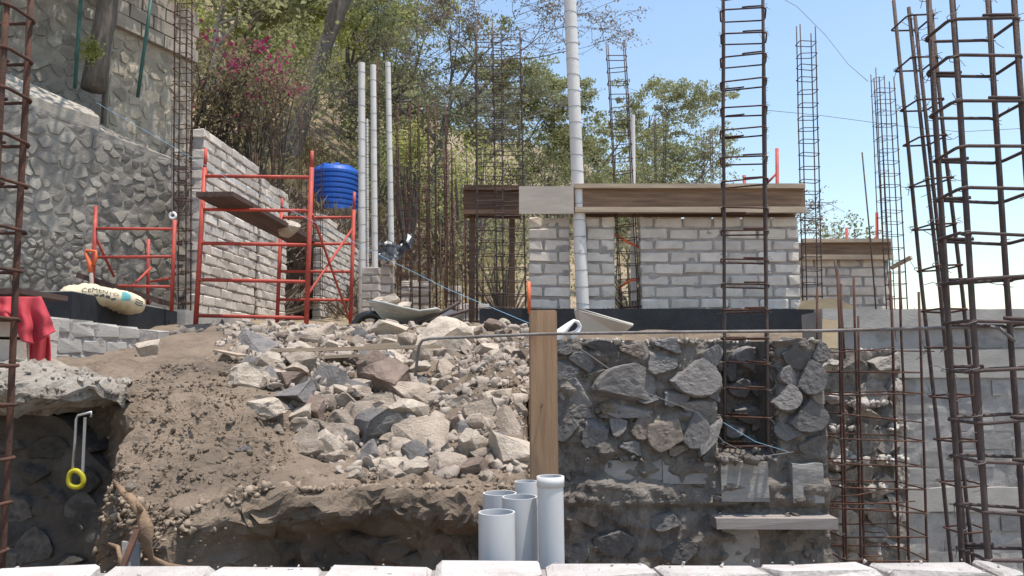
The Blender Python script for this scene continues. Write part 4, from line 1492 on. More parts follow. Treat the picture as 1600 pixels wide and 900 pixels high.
# ------------------------------------------------------------------ the pit's left side
def old_footing():
    Y = 3.56
    x0, x1 = -3.5, -1.69
    w = thing('old_footing_wall', 'shaded old rubble footing with a crust of pale mortar on top', 'stone wall', (x0, Y, -1.7))
    slab_sheet((x0, Y, -1.7), (1, 0, 0), x1 - x0, 1.45, .3, .05, 5, .03, seed=17, top=lambda t: 1.5 - .28 * sm(1.35, 1.7, t)).build('mortar', 'shade_toned_mortar', w)
    rubble_face(w, (x0, Y, -1.7), (1, 0, 0), x1 - x0 - .2, 1.4, .12, 'shade_toned_stone', gap=.0, proud=.05, depth=.05, seed=41, aspect=1.7, rich=True)
    # crust
    P = []
    n = 130
    prof = [(3.75, -.22), (3.5, -.185), (3.32, -.17), (3.22, -.14), (3.18, -.09), (3.22, -.045), (3.32, -.01), (3.46, .015), (3.62, .025), (3.85, .03), (4.1, .035), (4.3, .03), (4.45, -.06)]
    ys = np.interp(np.linspace(0, 12, 60), range(13), [q[0] for q in prof])
    zs = np.interp(np.linspace(0, 12, 60), range(13), [q[1] for q in prof])
    for i in range(n + 1):
        s = i / n
        row = []
        for y, z in zip(ys, zs):
            x = -3.6 + s * (3.6 - 1.74 - (y - 3.2) * .55)
            k = 1 - sm(.80, 1.0, s)
            front = 1 - sm(3.3, 3.9, y)
            y2 = y + (1 - k) * .28 * front + (.16 * fbm(x, z * .8, 3, 3.4, 4) + .05 * fbm(x, z, 8, 14, 2)) * front
            z2 = z * (1 if z < 0 else k) - (1 - k) * (.04 if z > -.1 else -.02) + .045 * fbm(x, y, 6, 5, 3) + .045 * max(0, fbm(x, y, 1, 15, 3)) * (1 - sm(3.9, 4.3, y))
            row.append((x, y2, z2 - .03 * sm(.93, 1.0, s)))
        P.append(row)
    b = MB()
    b.grid(P)
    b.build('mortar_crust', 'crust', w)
    rng = random.Random(8)
    pts = []
    for _ in range(900):
        c = P[rng.randrange(n)]
        q = c[rng.randrange(8, 44)]
        pts.append((Vector(q) + Vector((0, -.004, .004)), .008 + .03 * rng.random() ** 3))
    stuff(link('mortar_crumbs', clod_mesh('mortar_crumbs', 'crust', pts, rng, ORG[w.name]), w))
old_footing()

def hacksaw():
    Y = 3.30
    g = at(118, 748, Y)
    t = thing('hacksaw', 'hacksaw with yellow handle hanging in the dark hollow', 'hacksaw', g)
    # handle: a D-shaped grip
    outer = [at(*p, Y) for p in ((107, 757), (108, 742), (112, 736), (120, 735), (128, 741), (131, 750), (129, 759), (118, 762))]
    for _ in range(2):
        outer = [q for i in range(len(outer)) for q in (outer[i].lerp(outer[(i + 1) % len(outer)], .25), outer[i].lerp(outer[(i + 1) % len(outer)], .75))]
    b = MB()
    b.tube(outer, [.011] * len(outer), 8, closed=True)
    b.build('handle', 'yellow_plastic', t, smooth=True)
    b = MB()
    b.tube([at(113, 738, Y), at(117, 690, Y), at(119, 655, Y), at(122, 649, Y), at(143, 644, Y), at(142, 652, Y)], .0055, 8)
    b.build('frame', 'saw_steel', t, smooth=True)
    b = MB()
    b.bar(at(129, 740, Y), at(133, 652, Y), .003, .012, up=(1, 0, 0))
    b.build('blade', 'saw_steel', t)
hacksaw()

def roots():
    b = MB()
    pts = [hit(178, 752), at(196, 772, 2.80), at(208, 780, 2.72), at(221, 802, 2.68), at(230, 826, 2.66), at(229, 850, 2.66), at(236, 872, 2.70), at(262, 884, 2.72), at(300, 888, 2.74)]
    b.tube(pts, [.008, .012, .015, .021, .025, .021, .013, .010, .006], 10)
    b.v = [tuple(Vector(v) + Vector((noise.noise(Vector(v) * 30), noise.noise(Vector(v) * 30 + Vector((9, 0, 0))), 0)) * .012) for v in b.v]
    b.tube([at(221, 802, 2.68), at(216, 790, 2.64), at(214, 782, 2.66)], [.012, .008, .004], 7)
    tag(b.build('tree_root', 'root_bark', smooth=True), 'thick twisted brown root bared in the cut earth', 'root')
    b = MB()
    b.tube([at(170, 849, 2.7), at(184, 855, 2.66), at(188, 872, 2.62), at(186, 890, 2.62)], [.004, .008, .007, .006], 7)
    tag(b.build('tree_root', 'root_bark', smooth=True), 'thin pale rootlet left of the thick twisted root', 'root')
    b = MB()
    b.bar(at(215, 828, 2.62), at(186, 900, 2.50), .018, .012)
    tag(b.build('wood_stake', 'rust'), 'reddish stake leaning below the twisted root', 'stake')
    b = MB()
    b.prism([at(190, 846, 2.68), at(218, 850, 2.68), at(216, 886, 2.66), at(192, 888, 2.66)], (0, 0, 0), (0, .012, 0))
    tag(b.build('glass_shard', 'plaster_grey'), 'grey flat shard behind the leaning reddish stake', 'shard')
    for k, (px, py, w, h, kk, lab) in enumerate(((204, 762, 16, 12, 'p', 'small pale stone stuck in the earth above the twisted root'), (214, 868, 20, 12, 'p', 'pale pebble at the foot of the twisted root'))):
        p = at(px, py, 2.78)
        o = link('stone', ROCKS[kk][k], None, p, (k, 1, 2), (w / F * 2.8, w / F * 2.8, h / F * 2.8))
        tag(o, lab, 'stone')
roots()

# ------------------------------------------------------------------ rubble heap
BOUND = []

def rock(px, py, w, h, kind, label=None, group=None, sink=.22, Y=None, rot=None):
    """a stone whose picture is centred at (px, py), w by h pixels, resting on the bank"""
    g = hit(px, py + h * .42) if Y is None else at(px, py + h * .42, Y)
    k = g.y / F
    s = Vector((w * k, w * k * RNG.uniform(.75, 1.1), h * k * 1.12))
    c = Vector((g.x, g.y + s.y * .40, g.z + s.z * (.5 - sink)))
    me = RNG.choice(ROCKS[kind])
    o = link('stone', me, None, c, rot or (RNG.uniform(-.15, .15), RNG.uniform(-.15, .15), RNG.choice((0, math.pi / 2, math.pi, -math.pi / 2)) + RNG.uniform(-.2, .2)), s * 1.18)
    BOUND.append((c.x, c.y, max(s.x, s.y) * .5))
    tone = {'n': 'tan', 'p': 'pale', 'd': 'dark grey', 'b': 'brown'}[kind]
    if label == 'small':
        label, group = 'small broken %s stone filling gaps in the rubble heap' % tone, 'small %s stones of the rubble heap' % tone
    return tag(o, label or 'angular %s stone of middling size in the loose rubble heap' % tone, 'stone', group or '%s stones of the rubble heap' % tone)

def heap():
    own = [
        (690, 524, 84, 58, 'p', 'largest rounded boulder, sunlit, behind the hooked rebar end'),
        (700, 494, 42, 24, 'p', 'pale stone sitting on top of the largest boulder'),
        (602, 518, 64, 30, 'p', 'pale flat stone below the wheelbarrow tray'),
        (592, 592, 78, 62, 'b', 'big brown broken boulder below the planks'),
        (605, 560, 56, 30, 'p', 'pale stone lying on the big brown boulder'),
        (586, 672, 86, 58, 'd', 'large dark grey slab-like stone with a sharp ridge'),
        (513, 699, 46, 48, 'p', 'pale upright stone at the soil edge of the heap'),
        (468, 686, 58, 40, 'n', 'brown-grey stone half buried with a dark hollow under it'),
        (445, 618, 78, 40, 'd', 'flat-topped grey stone with a sunlit upper edge'),
        (478, 642, 48, 42, 'b', 'dark brown blocky stone right of the pinkish stone'),
        (410, 638, 64, 30, 'p', 'white-pink stone at the left edge of the heap'),
        (400, 535, 58, 42, 'd', 'blue-grey stone beside the scaffold foot'),
        (790, 662, 62, 52, 'n', 'broad tan slab leaning beside the timber post'),
        (797, 707, 68, 58, 'p', 'big pale wedge-shaped stone beside the timber post'),
        (735, 697, 48, 46, 'p', 'pale pointed stone in front of the tan slab'),
        (655, 685, 78, 58, 'n', 'large tan stone with a flat sunlit face'),
        (648, 712, 50, 40, 'd', 'dark grey stone at the front foot of the heap'),
        (512, 592, 44, 42, 'd', 'dark stone in the shade under the planks'),
        (222, 545, 36, 34, 'p', 'white stone block leaning on the low rough block wall'),
        (378, 702, 22, 10, 'd', 'small dark pebble on the bare soil slope'),
    ]
    for px, py, w, h, k, lab in own:
        o = rock(px, py, w, h, k, lab)
        if 'group' in o:
            del o['group']
    for px, py, w, h, k in ((415, 568, 30, 22, 'n'), (418, 585, 27, 24, 'd'), (450, 577, 52, 22, 'n'), (447, 594, 46, 26, 'b'), (548, 604, 44, 36, 'd'), (383, 588, 52, 42, 'p'),
                            (575, 575, 46, 52, 'b'), (562, 640, 36, 22, 'd'), (530, 655, 42, 26, 'n'), (640, 615, 62, 34, 'n'), (632, 641, 66, 32, 'p'), (690, 655, 42, 26, 'n'),
                            (622, 703, 40, 30, 'n'), (760, 640, 48, 28, 'n'), (715, 636, 44, 24, 'p'), (782, 620, 40, 24, 'n'), (765, 724, 38, 26, 'n'), (694, 734, 46, 20, 'd'),
                            (760, 743, 32, 16, 'n'), (826, 722, 44, 38, 'p'), (828, 672, 30, 30, 'n'), (740, 662, 40, 30, 'n'), (705, 665, 26, 30, 'b'), (560, 520, 34, 24, 'd'),
                            (622, 535, 40, 24, 'n'), (565, 545, 30, 18, 'n'), (655, 553, 40, 34, 'n'), (372, 550, 26, 20, 'n'), (350, 560, 26, 16, 'n'), (392, 566, 26, 18, 'd'),
                            (435, 640, 26, 18, 'd'), (540, 628, 40, 26, 'n'), (598, 632, 40, 28, 'p'), (668, 628, 40, 24, 'n'), (690, 600, 36, 24, 'n'), (715, 588, 26, 16, 'n'),
                            (730, 605, 34, 18, 'n'), (540, 680, 30, 26, 'n'), (610, 735, 34, 16, 'n'), (700, 712, 22, 22, 'p'), (568, 714, 30, 16, 'n'), (545, 700, 24, 18, 'p'),
                            (495, 665, 30, 20, 'n'), (505, 630, 34, 24, 'n'), (525, 612, 30, 20, 'p'), (480, 600, 30, 20, 'd'), (470, 560, 34, 20, 'n'), (520, 560, 30, 18, 'n'),
                            (655, 575, 30, 22, 'p'), (810, 640, 26, 18, 'n'), (745, 625, 26, 16, 'b'), (680, 690, 26, 30, 'd'), (720, 672, 24, 26, 'd'), (775, 690, 30, 26, 'd')):
        rock(px, py, w, h, k)
    rng = random.Random(99)
    n = 0
    tries = 0
    while n < 245 and tries < 3000:
        tries += 1
        py = rng.choice((rng.uniform(505, 570), rng.uniform(515, 748), rng.uniform(515, 748)))
        lo = itp(py, [515, 560, 640, 700, 748], [352, 360, 400, 455, 560])
        px = rng.uniform(lo, 838)
        w = rng.choice((15, 18, 20, 24, 28, 34, 42)) * rng.uniform(.8, 1.2) * itp(py, [515, 748], [.75, 1.15])
        if (px - 770) ** 2 / 3600 + (py - 590) ** 2 / 500 < 1 and rng.random() < .8:
            continue
        rock(px, py, w, w * rng.uniform(.55, .85), rng.choice('nnnnnpppdb'), 'small')
        n += 1
    # crumbs, clods and gravel: nobody could count these
    def gravel(name, label, cat, m, pts):
        ob = link(name, clod_mesh(name, m, pts, rng, chips=(m == 'chip')))
        ob['label'] = label
        ob['category'] = cat
        return stuff(ob)
    pts = []
    while len(pts) < 8000:
        x, y = rng.uniform(-1.95, .12), 2.75 + 2.6 * rng.random() ** 1.3
        z = bank_z(x, y)
        if z < -1.0:
            continue
        dens = .35 + .65 * sm(-.2, .35, fbm(x, y, 3, 2.2, 2))
        if rng.random() > dens:
            continue
        pts.append((Vector((x, y, z + .012)), .005 + .024 * rng.random() ** 6))
    gravel('soil_clods', 'crumbs and clods of dry earth strewn over the bank', 'soil', 'soil_clod', pts)
    pts = []
    while len(pts) < 2300:
        y = rng.uniform(3.4, 7.0)
        x = rng.uniform(itp(y, [3.4, 3.7, 4.2, 5, 7], [-.75, -1.05, -1.45, -1.95, -2.7]), .14)
        z = bank_z(x, y)
        if z < -.6 or rng.random() > .35 + .65 * sm(-.3, .3, fbm(x, y, 8, 2.5, 2)):
            continue
        pts.append((Vector((x, y, z + .012)), .014 + .085 * rng.random() ** 3))
    gravel('stone_chips', 'stone chips lying between the rubble stones', 'gravel', 'chip', pts)
    pts = []
    while len(pts) < 700:                                   # crumbs along the lip and the cut faces
        x = rng.uniform(-1.6, .1)
        y = itp(x, [-1.72, -1.6, -1.25, -1.08, -.95, .12], [3.4, 3.0, 2.8, 3.04, 3.14, 3.16]) + rng.uniform(-.12, .1)
        z = bank_z(x, y)
        if z < -.62:
            continue
        pts.append((Vector((x, y, z + .012)), .006 + .036 * rng.random() ** 4))
    gravel('earth_crumbs', 'dark crumbs of dug earth along the edge of the cut', 'soil', 'soil_clod', pts)
heap()

# ------------------------------------------------------------------ planks, barrow, tub, cloth, bag and other loose things
def planks():
    for (a, c, w, h, m, lab) in (((425, 548, 4.95), (690, 541, 5.05), .10, .022, 'wood_pale', 'long pale plank lying over the rubble heap, upper of two'),
                                 ((445, 561, 4.85), (600, 554, 4.9), .09, .020, 'wood_pale', 'shorter pale plank under the long plank on the heap'),
                                 ((495, 552, 5.5), (560, 549, 5.55), .05, .085, 'wood', 'brown timber block under the long plank'),
                                 ((572, 546, 5.5), (622, 543, 5.55), .05, .075, 'wood_pale', 'pale timber block at the right end of the long plank'),
                                 ((340, 548, 4.6), (378, 556, 4.5), .07, .012, 'wood_pale', 'thin splintered lath lying on the soil brow')):
        b = MB()
        b.bar(at(*a), at(*c), w, h)
        tag(b.build('plank', m), lab, 'plank')
    for k, (px, py, w, h, Y, lab) in enumerate(((470, 533, 62, 20, 6.4, 'squared pale slab below the right scaffold foot'), (510, 522, 70, 22, 6.8, 'white broken slab behind the squared slab at the scaffold foot'),
                                                (415, 520, 22, 12, 6.7, 'white offcut block between the scaffold feet'))):
        p = at(px, py, Y)
        b = MB()
        b.box(p, (w / F * Y, .32, h / F * Y), Matrix.Rotation(.1 * k - .1, 3, 'Z') @ Matrix.Rotation(.08, 3, 'Y'), jit=.014)
        tag(b.build('broken_slab', 'mortar_white'), lab, 'slab')
planks()

def barrow():
    Y = 7.0
    root = at(630, 525, Y)
    t = thing('wheelbarrow', 'grey metal wheelbarrow with rubble in its tray, behind the boulder', 'wheelbarrow', root)
    # tray: a shallow pan with flared rim, seen from its side
    rim = [(575, 470), (600, 473), (630, 481), (655, 486), (682, 482)]
    low = [(598, 500), (608, 503), (630, 503), (652, 500), (668, 492)]
    P = []
    for i in range(5):
        row = []
        r, l = at(*rim[i], Y), at(*low[i], Y)
        wr, wl = .34 + .06 * math.sin(i / 4 * math.pi), .2
        rb = Vector((r.x, r.y + 2 * wr, r.z + .02))
        lb = Vector((l.x, l.y + wr + wl, l.z))
        lf = Vector((l.x, l.y + wr - wl, l.z))
        for q, q2, n in ((r, lf, 5), (lf, lb, 4), (lb, rb, 5)):
            for j in range(n):
                row.append(q.lerp(q2, j / n))
        row.append(rb)
        P.append(row)
    b = MB()
    b.grid(P)
    k = len(P[0])
    b.f.append(tuple(range(k)))
    b.f.append(tuple(reversed(range(4 * k, 5 * k))))
    pan = b.build('tray', 'barrow_metal', t)
    md = pan.modifiers.new('thick', 'SOLIDIFY')
    md.thickness = .012
    b = MB()
    rimf = [p[0] for p in P]
    rimb = [p[-1] for p in P]
    b.tube(rimf + rimb[::-1], .012, 6, closed=True)
    b.build('rim', 'barrow_metal', pan, smooth=True)
    for dy, (e, m_) in ((.06, ((718, 471), (690, 487))), (.5, ((728, 477), (700, 486)))):
        b = MB()
        o = Vector((0, dy, 0))
        b.tube([at(600, 508, Y) + o, at(655, 500, Y) + o, at(*m_, Y) + o, at(*e, Y) + o], .016, 8)
        b.build('handle', 'steel_dark', t, smooth=True)
        b = MB()
        b.tube([at(650, 500, Y) + o, at(651, 534, Y) + o], .014, 8)
        b.tube([at(651, 534, Y) + o + Vector((-.05, 0, 0)), at(651, 534, Y) + o + Vector((.06, 0, 0))], .014, 8)
        b.build('leg', 'steel_dark', t, smooth=True)
    c = at(578, 517, Y + .3)
    b = MB()
    R = .16
    ring = [c + Vector((math.cos(a) * R, 0, math.sin(a) * R)) for a in np.linspace(0, 2 * math.pi, 24, endpoint=False)]
    b.tube(ring, .04, 8, closed=True)
    wh = b.build('wheel', 'black_plastic', t, smooth=True)
    b = MB()
    b.tube([c + Vector((0, -.14, 0)), c + Vector((0, .14, 0))], .015, 8)
    for a in (0, 1.05, 2.1):
        d = Vector((math.cos(a), 0, math.sin(a))) * R * .8
        b.tube([c - d, c + d], .012, 6)
    b.build('hub', 'steel_dark', wh)
    for px, py, w, h in ((613, 470, 26, 16), (594, 470, 18, 9), (630, 478, 18, 9)):
        p = at(px, py, Y + .25)
        o = link('stone', ROCKS['p'][w % 5], None, p, (.1, .2, w), (w / F * Y * 1.1, .2, h / F * Y * 1.5))
        tag(o, 'pale lump of rubble lying in the wheelbarrow tray', 'stone', 'rubble in the wheelbarrow')
barrow()

def tub():
    Y = 5.0
    t = thing('mortar_tub', 'pale mortar tub lying tilted on top of the stone wall', 'tub', at(945, 518, Y))
    rimc = [at(907, 484, Y), at(988, 507, Y)]
    botc = [at(913, 518, Y), at(972, 521, Y)]
    d = .42
    vs = []
    for (a, c, off, dd) in ((rimc[0], rimc[1], 0, d), (botc[0], botc[1], .08, d - .16)):
        vs += [a + Vector((0, off, 0)), c + Vector((0, off, 0)), c + Vector((0, off + dd, .03)), a + Vector((0, off + dd, .03))]
    b = MB()
    b.add(vs, [(0, 1, 5, 4), (1, 2, 6, 5), (2, 3, 7, 6), (3, 0, 4, 7), (4, 5, 6, 7)])
    o = b.build('pan', 'tub', t)
    o.modifiers.new('thick', 'SOLIDIFY').thickness = .012
    b = MB()
    b.tube(vs[:4], .009, 6, closed=True)
    b.build('rim', 'tub', t, smooth=True)
    # twisted white sack
    b = MB()
    pts = [at(866, 532, 4.5), at(876, 520, 4.52), at(888, 508, 4.55), at(897, 501, 4.58), at(903, 503, 4.6), at(906, 510, 4.62), at(902, 520, 4.62), at(890, 528, 4.6)]
    b.tube(pts, [.035, .03, .018, .011, .010, .011, .022, .03], 9)
    for i, v in enumerate(b.v):
        k = noise.noise(Vector(v) * 40) * .008
        b.v[i] = (v[0] + k, v[1], v[2] + k)
    tag(b.build('plastic_sack', 'white_cloth', smooth=True), 'twisted white plastic sack on top of the stone wall beside the tub', 'sack')
tub()

def red_cloth():
    Y = 4.0
    # stacked blocks with a board on top
    t = thing('block_stack', 'stack of grey concrete blocks under the red cloth', 'block stack', at(15, 565, 4.1))
    for k, (py0, py1) in enumerate(((565, 530), (527, 492))):
        a, c = at(-60, py0, 4.05), at(38, py1, 4.05)
        b = MB()
        b.box(((a.x + c.x) / 2 + .01 * k, 4.2, (a.z + c.z) / 2), (c.x - a.x, .3, c.z - a.z), jit=.006)
        b.build('block', 'block', t)
    b = MB()
    b.bar(at(-70, 462, 4.2), at(72, 461, 4.2), .42, .03)
    tag(b.build('plank', 'plank_dark'), 'dark board lying over the red cloth and blocks', 'plank')
    # cloth hanging from under the board
    P = []
    nu, nv = 46, 30
    for i in range(nu + 1):
        s = i / nu
        row = []
        for j in range(nv + 1):
            v = j / nv
            px0 = -75 + 140 * s
            px1 = -75 + 162 * s
            bot = itp(s, [0, .55, .68, .80, .93, 1], [498, 498, 534, 538, 524, 518])
            px = px0 + (px1 - px0) * v
            py = 464 + (bot - 464) * v
            fold = .035 * math.sin(s * 34 + 2.2 * v + 1.5 * nz(s, v, 0, 3)) * (.25 + v) + .02 * nz(s * 5, v * 3, 1.0, 1)
            row.append(at(px, py, 3.98 - .06 * v - fold))
        P.append(row)
    b = MB()
    b.grid(P)
    o = b.build('red_cloth', 'red_cloth', smooth=True)
    o.modifiers.new('thick', 'SOLIDIFY').thickness = .004
    tag(o, 'red cloth hanging in folds from the dark board beside the near rusty cage', 'cloth')
    P = []
    for i in range(13):
        s = i / 12
        P.append([at(44 + 34 * s + 2 * math.sin(v * 2), 522 + 46 * v, 4.06 + .03 * math.sin(s * 9 + v)) for v in np.linspace(0, 1, 10)])
    b = MB()
    b.grid(P)
    o = b.build('red_cloth', 'red_cloth', smooth=True)
    o.modifiers.new('thick', 'SOLIDIFY').thickness = .004
    tag(o, 'dark red strip of cloth under the hanging red cloth', 'cloth')
red_cloth()

def cement_bag():
    c = at(161, 466, 6.1)
    t = thing('cement_bag', 'cream paper cement bag with dark lettering lying on the black beam', 'cement bag', c)
    ax = (at(212, 474, 6.28) - at(108, 459, 5.95)).normalized()
    up = Vector((0, 0, 1))
    up = (up - ax * up.dot(ax)).normalized()
    ay = up.cross(ax)                                         # away from the camera
    a_, b_, c_ = .315, .20, .085
    pw = 2.6

    def rad(x, z):
        k = 1 - abs(x / a_) ** 5 - abs(z / c_) ** 2.1
        return b_ * max(k, 0) ** (1 / 2.2)

    def W(x, y, z):
        sag = -.03 * (x / a_) ** 2 + .016 * fbm(x, y, z, 8, 3) + .009 * noise.noise(Vector((x * 38, y * 11, z * 14))) + .008 * abs(noise.noise(Vector((x * 14 + y * 10, z * 20, 3))))
        return c + ax * x + ay * y + up * (z + sag)
    P = []
    nu, nv = 40, 28
    for i in range(nu + 1):
        x = -a_ + 2 * a_ * i / nu
        k = max(0, 1 - abs(x / a_) ** 5)
        ry, rz = b_ * k ** .5 * .999 + .01, c_ * k ** .45 + .006
        row = []
        for j in range(nv):
            an = 2 * math.pi * j / nv
            ca, sa = math.cos(an), math.sin(an)
            row.append(W(x, -ry * math.copysign(abs(ca) ** .9, ca), rz * math.copysign(abs(sa) ** .9, sa)))
        P.append(row)
    b = MB()
    b.grid([[P[i][j] for i in range(nu + 1)] for j in range(nv)], closed_u=True)
    b.f.append(tuple(j * (nu + 1) for j in range(nv)))
    b.f.append(tuple(reversed([j * (nu + 1) + nu for j in range(nv)])))
    bag = b.build('sack', 'bag_paper', t, smooth=True)

    def surf(x, ang, lift=.0025):
        k = max(0, 1 - abs(x / a_) ** 5)
        ry, rz = b_ * k ** .5 + .01, c_ * k ** .45 + .006
        ca, sa = math.cos(ang), math.sin(ang)
        p = W(x, -ry * abs(ca) ** .9, rz * math.copysign(abs(sa) ** .9, sa))
        return p + (p - (c + ax * x)).normalized() * lift

    def print_text(body, size, x0, ang0):
        cu = bpy.data.curves.new('lettering', 'FONT')
        cu.body = body
        cu.size = size
        cu.resolution_u = 2
        tmp = bpy.data.objects.new('lettering_tmp', cu)
        COL.objects.link(tmp)
        dg = bpy.context.evaluated_depsgraph_get()
        me = bpy.data.meshes.new_from_object(tmp.evaluated_get(dg))
        bpy.data.objects.remove(tmp)
        bm = bmesh.new()
        bm.from_mesh(me)
        bmesh.ops.triangulate(bm, faces=bm.faces[:])
        bmesh.ops.subdivide_edges(bm, edges=[e for e in bm.edges if e.calc_length() > .02], cuts=2)
        org = ORG[t.name]
        for v in bm.verts:
            p = surf(x0 + v.co.x * 1.15, ang0 + v.co.y / .12)
            v.co = p - Vector(org)
        bm.to_mesh(me)
        bm.free()
        me.materials.clear()
        me.materials.append(MATS['ink'])
        link('lettering', me, bag)
    print_text('CEMENTO', .050, -.205, .12)

    def patch(x0, x1, a0, a1, m, name):
        b = MB()
        b.grid([[surf(x, g) for g in np.linspace(a0, a1, 5)] for x in np.linspace(x0, x1, 8)])
        b.build(name, m, bag)
    for k in range(6):
        patch(-.20 + k * .042, -.168 + k * .042, -.16, -.0, 'ink', 'print_mark')
    patch(.085, .15, -.15, .5, 'teal_ink', 'printed_emblem')
    patch(-.29, -.25, .1, .35, 'teal_ink', 'printed_emblem')
    for k in range(3):
        patch(.19, .26, -.2 + .22 * k, -.1 + .22 * k, 'ink', 'print_mark')
cement_bag()

def small_things():
    # shovel
    t = thing('shovel', 'shovel with orange D-grip leaning behind the cement bag', 'shovel', at(146, 470, 6.6))
    b = MB(); b.tube([at(146, 478, 6.6), at(142, 424, 6.65)], .017, 8); b.build('shaft', 'wood_grey', t, smooth=True)
    b = MB()
    b.tube([at(142, 426, 6.65), at(140, 412, 6.65), at(134, 396, 6.66), at(134, 391, 6.66), at(150, 393, 6.66), at(150, 402, 6.66), at(146, 414, 6.65)], [.022, .02, .014, .013, .013, .013, .018], 8)
    b.build('grip', 'orange_plastic', t, smooth=True)
    b = MB()
    P = [[at(146 + dx, 474 + dz, 6.6 + .02 * math.cos(dx * .2)) for dz in (0, 8, 18, 26)] for dx in (-9, -4, 0, 4, 9)]
    b.grid(P)
    o = b.build('blade', 'steel_grey', t)
    o.modifiers.new('thick', 'SOLIDIFY').thickness = .004
    # pulley
    t = thing('pulley', 'small white pulley wheel hanging on a cord at the corner cage', 'pulley', at(270, 337, 7.7))
    b = MB()
    c = at(270, 337, 7.7)
    b.tube([c + Vector((math.cos(a) * .03, 0, math.sin(a) * .03)) for a in np.linspace(0, 2 * math.pi, 18, endpoint=False)], .014, 8, closed=True)
    b.build('wheel', 'white_cloth', t, smooth=True)
    b = MB(); b.tube([at(268, 180, 7.7), at(269, 333, 7.69)], .006, 6); b.build('cord', 'wire', t)
    b = MB(); b.tube([at(266, 340, 7.7), at(264, 480, 7.7)], .004, 6); b.build('cord', 'wire', t)
    b = MB(); b.tube([at(274, 340, 7.7), at(277, 480, 7.7)], .004, 6); b.build('cord', 'wire', t)
    # crumpled black plastic
    P = []
    for i in range(17):
        row = []
        for j in range(13):
            s, v = i / 16, j / 12
            px, py = 592 + 52 * s, 376 + 30 * v * (1 - .3 * s) + 8 * math.sin(s * 5)
            p = at(px, py, 9.9 - .25 * v)
            p += Vector((0, 0, 0)) + Vector((nz(s * 4, v * 4, 0), nz(s * 4, v * 4, 5), nz(s * 4, v * 4, 9))) * .11
            row.append(p)
        P.append(row)
    b = MB(); b.grid(P)
    o = b.build('plastic_sheet', 'black_plastic')
    o.modifiers.new('thick', 'SOLIDIFY').thickness = .006
    tag(o, 'crumpled black plastic sheet on the slim block pier', 'plastic sheet')
    # blue mason's line, cords and wires
    def line(pts, r, m, name, lab, cat):
        b = MB(); b.tube(pts, r, 5); tag(b.build(name, m, smooth=True), lab, cat)
    line([at(150, 160, 6.9), at(355, 278, 6.95), at(560, 382, 7.0), at(700, 452, 6.6), at(836, 509, 4.2)], .0019, 'string_blue', 'string_line', 'pale blue string line running down past the scaffold to the timber post', 'string')
    line([at(900, 540, 4.08), at(1000, 610, 4.06), at(1090, 645, 4.04), at(1130, 690, 4.02), at(1180, 715, 3.9), at(1240, 706, 4.0)], .0022, 'wire', 'cord', 'thin cord sagging across the face of the dark stone wall', 'cord')
    line([at(1130, 660, 4.06), at(1180, 690, 4.05), at(1232, 706, 4.06)], .0014, 'string_blue', 'string_line', 'short blue string inside the stone wall recess', 'string')
    line([at(1190, -20, 12), at(1245, 10, 12), at(1290, 55, 12), at(1325, 100, 11), at(1356, 127, 9.3)], .004, 'wire', 'overhead_wire', 'thin wire curving down through the sky to the far cages', 'wire')
    line([at(1195, 172, 9), at(1280, 180, 9.5), at(1400, 196, 9), at(1500, 206, 8.8), at(1610, 200, 8.6)], .0035, 'wire', 'overhead_wire', 'thin wire strung level between the cages against the sky', 'wire')
small_things()

# ------------------------------------------------------------------ water tank
def tank():
    Y = 17.6
    c = at(523, 335, Y)
    t = thing('water_tank', 'ribbed blue plastic water tank on the dry slope', 'water tank', c)
    R = 37 / F * Y
    H = at(523, 262, Y).z - c.z
    prof = [(.0, .0), (.97, .0), (1, .03)]
    z = .03
    for k in range(7):
        prof += [(1.0, z + .02), (1.0, z + .075), (.955, z + .09), (.955, z + .10)]
        z += .105
    prof += [(1.0, z + .01), (1.0, z + .06), (.93, z + .13), (.80, z + .17), (.35, z + .19), (.34, z + .23), (0, z + .23)]
    sc = H / (z + .19)
    n = 40
    b = MB()
    P = []
    for j in range(n):
        a = 2 * math.pi * j / n
        P.append([(c.x + math.cos(a) * r * R, c.y + math.sin(a) * r * R, c.z + zz * sc) for r, zz in prof])
    b.grid(P, closed_u=True)
    b.build('shell', 'blue_plastic', t, smooth=False)
    for k in range(8):
        a = k * math.pi / 4 + .3
        b = MB()
        b.bar((c.x + math.cos(a) * R * .84, c.y + math.sin(a) * R * .84, c.z + H * .94), (c.x + math.cos(a) * R * .62, c.y + math.sin(a) * R * .62, c.z + H * 1.0), .12, .07)
        b.build('lifting_lug', 'blue_plastic', t)
    b = MB()
    b.box((c.x, c.y, c.z - .35), (2 * R * 1.1, 2 * R * 1.1, .70), jit=.04)
    b.build('base', 'hill_soil', t)
tank()

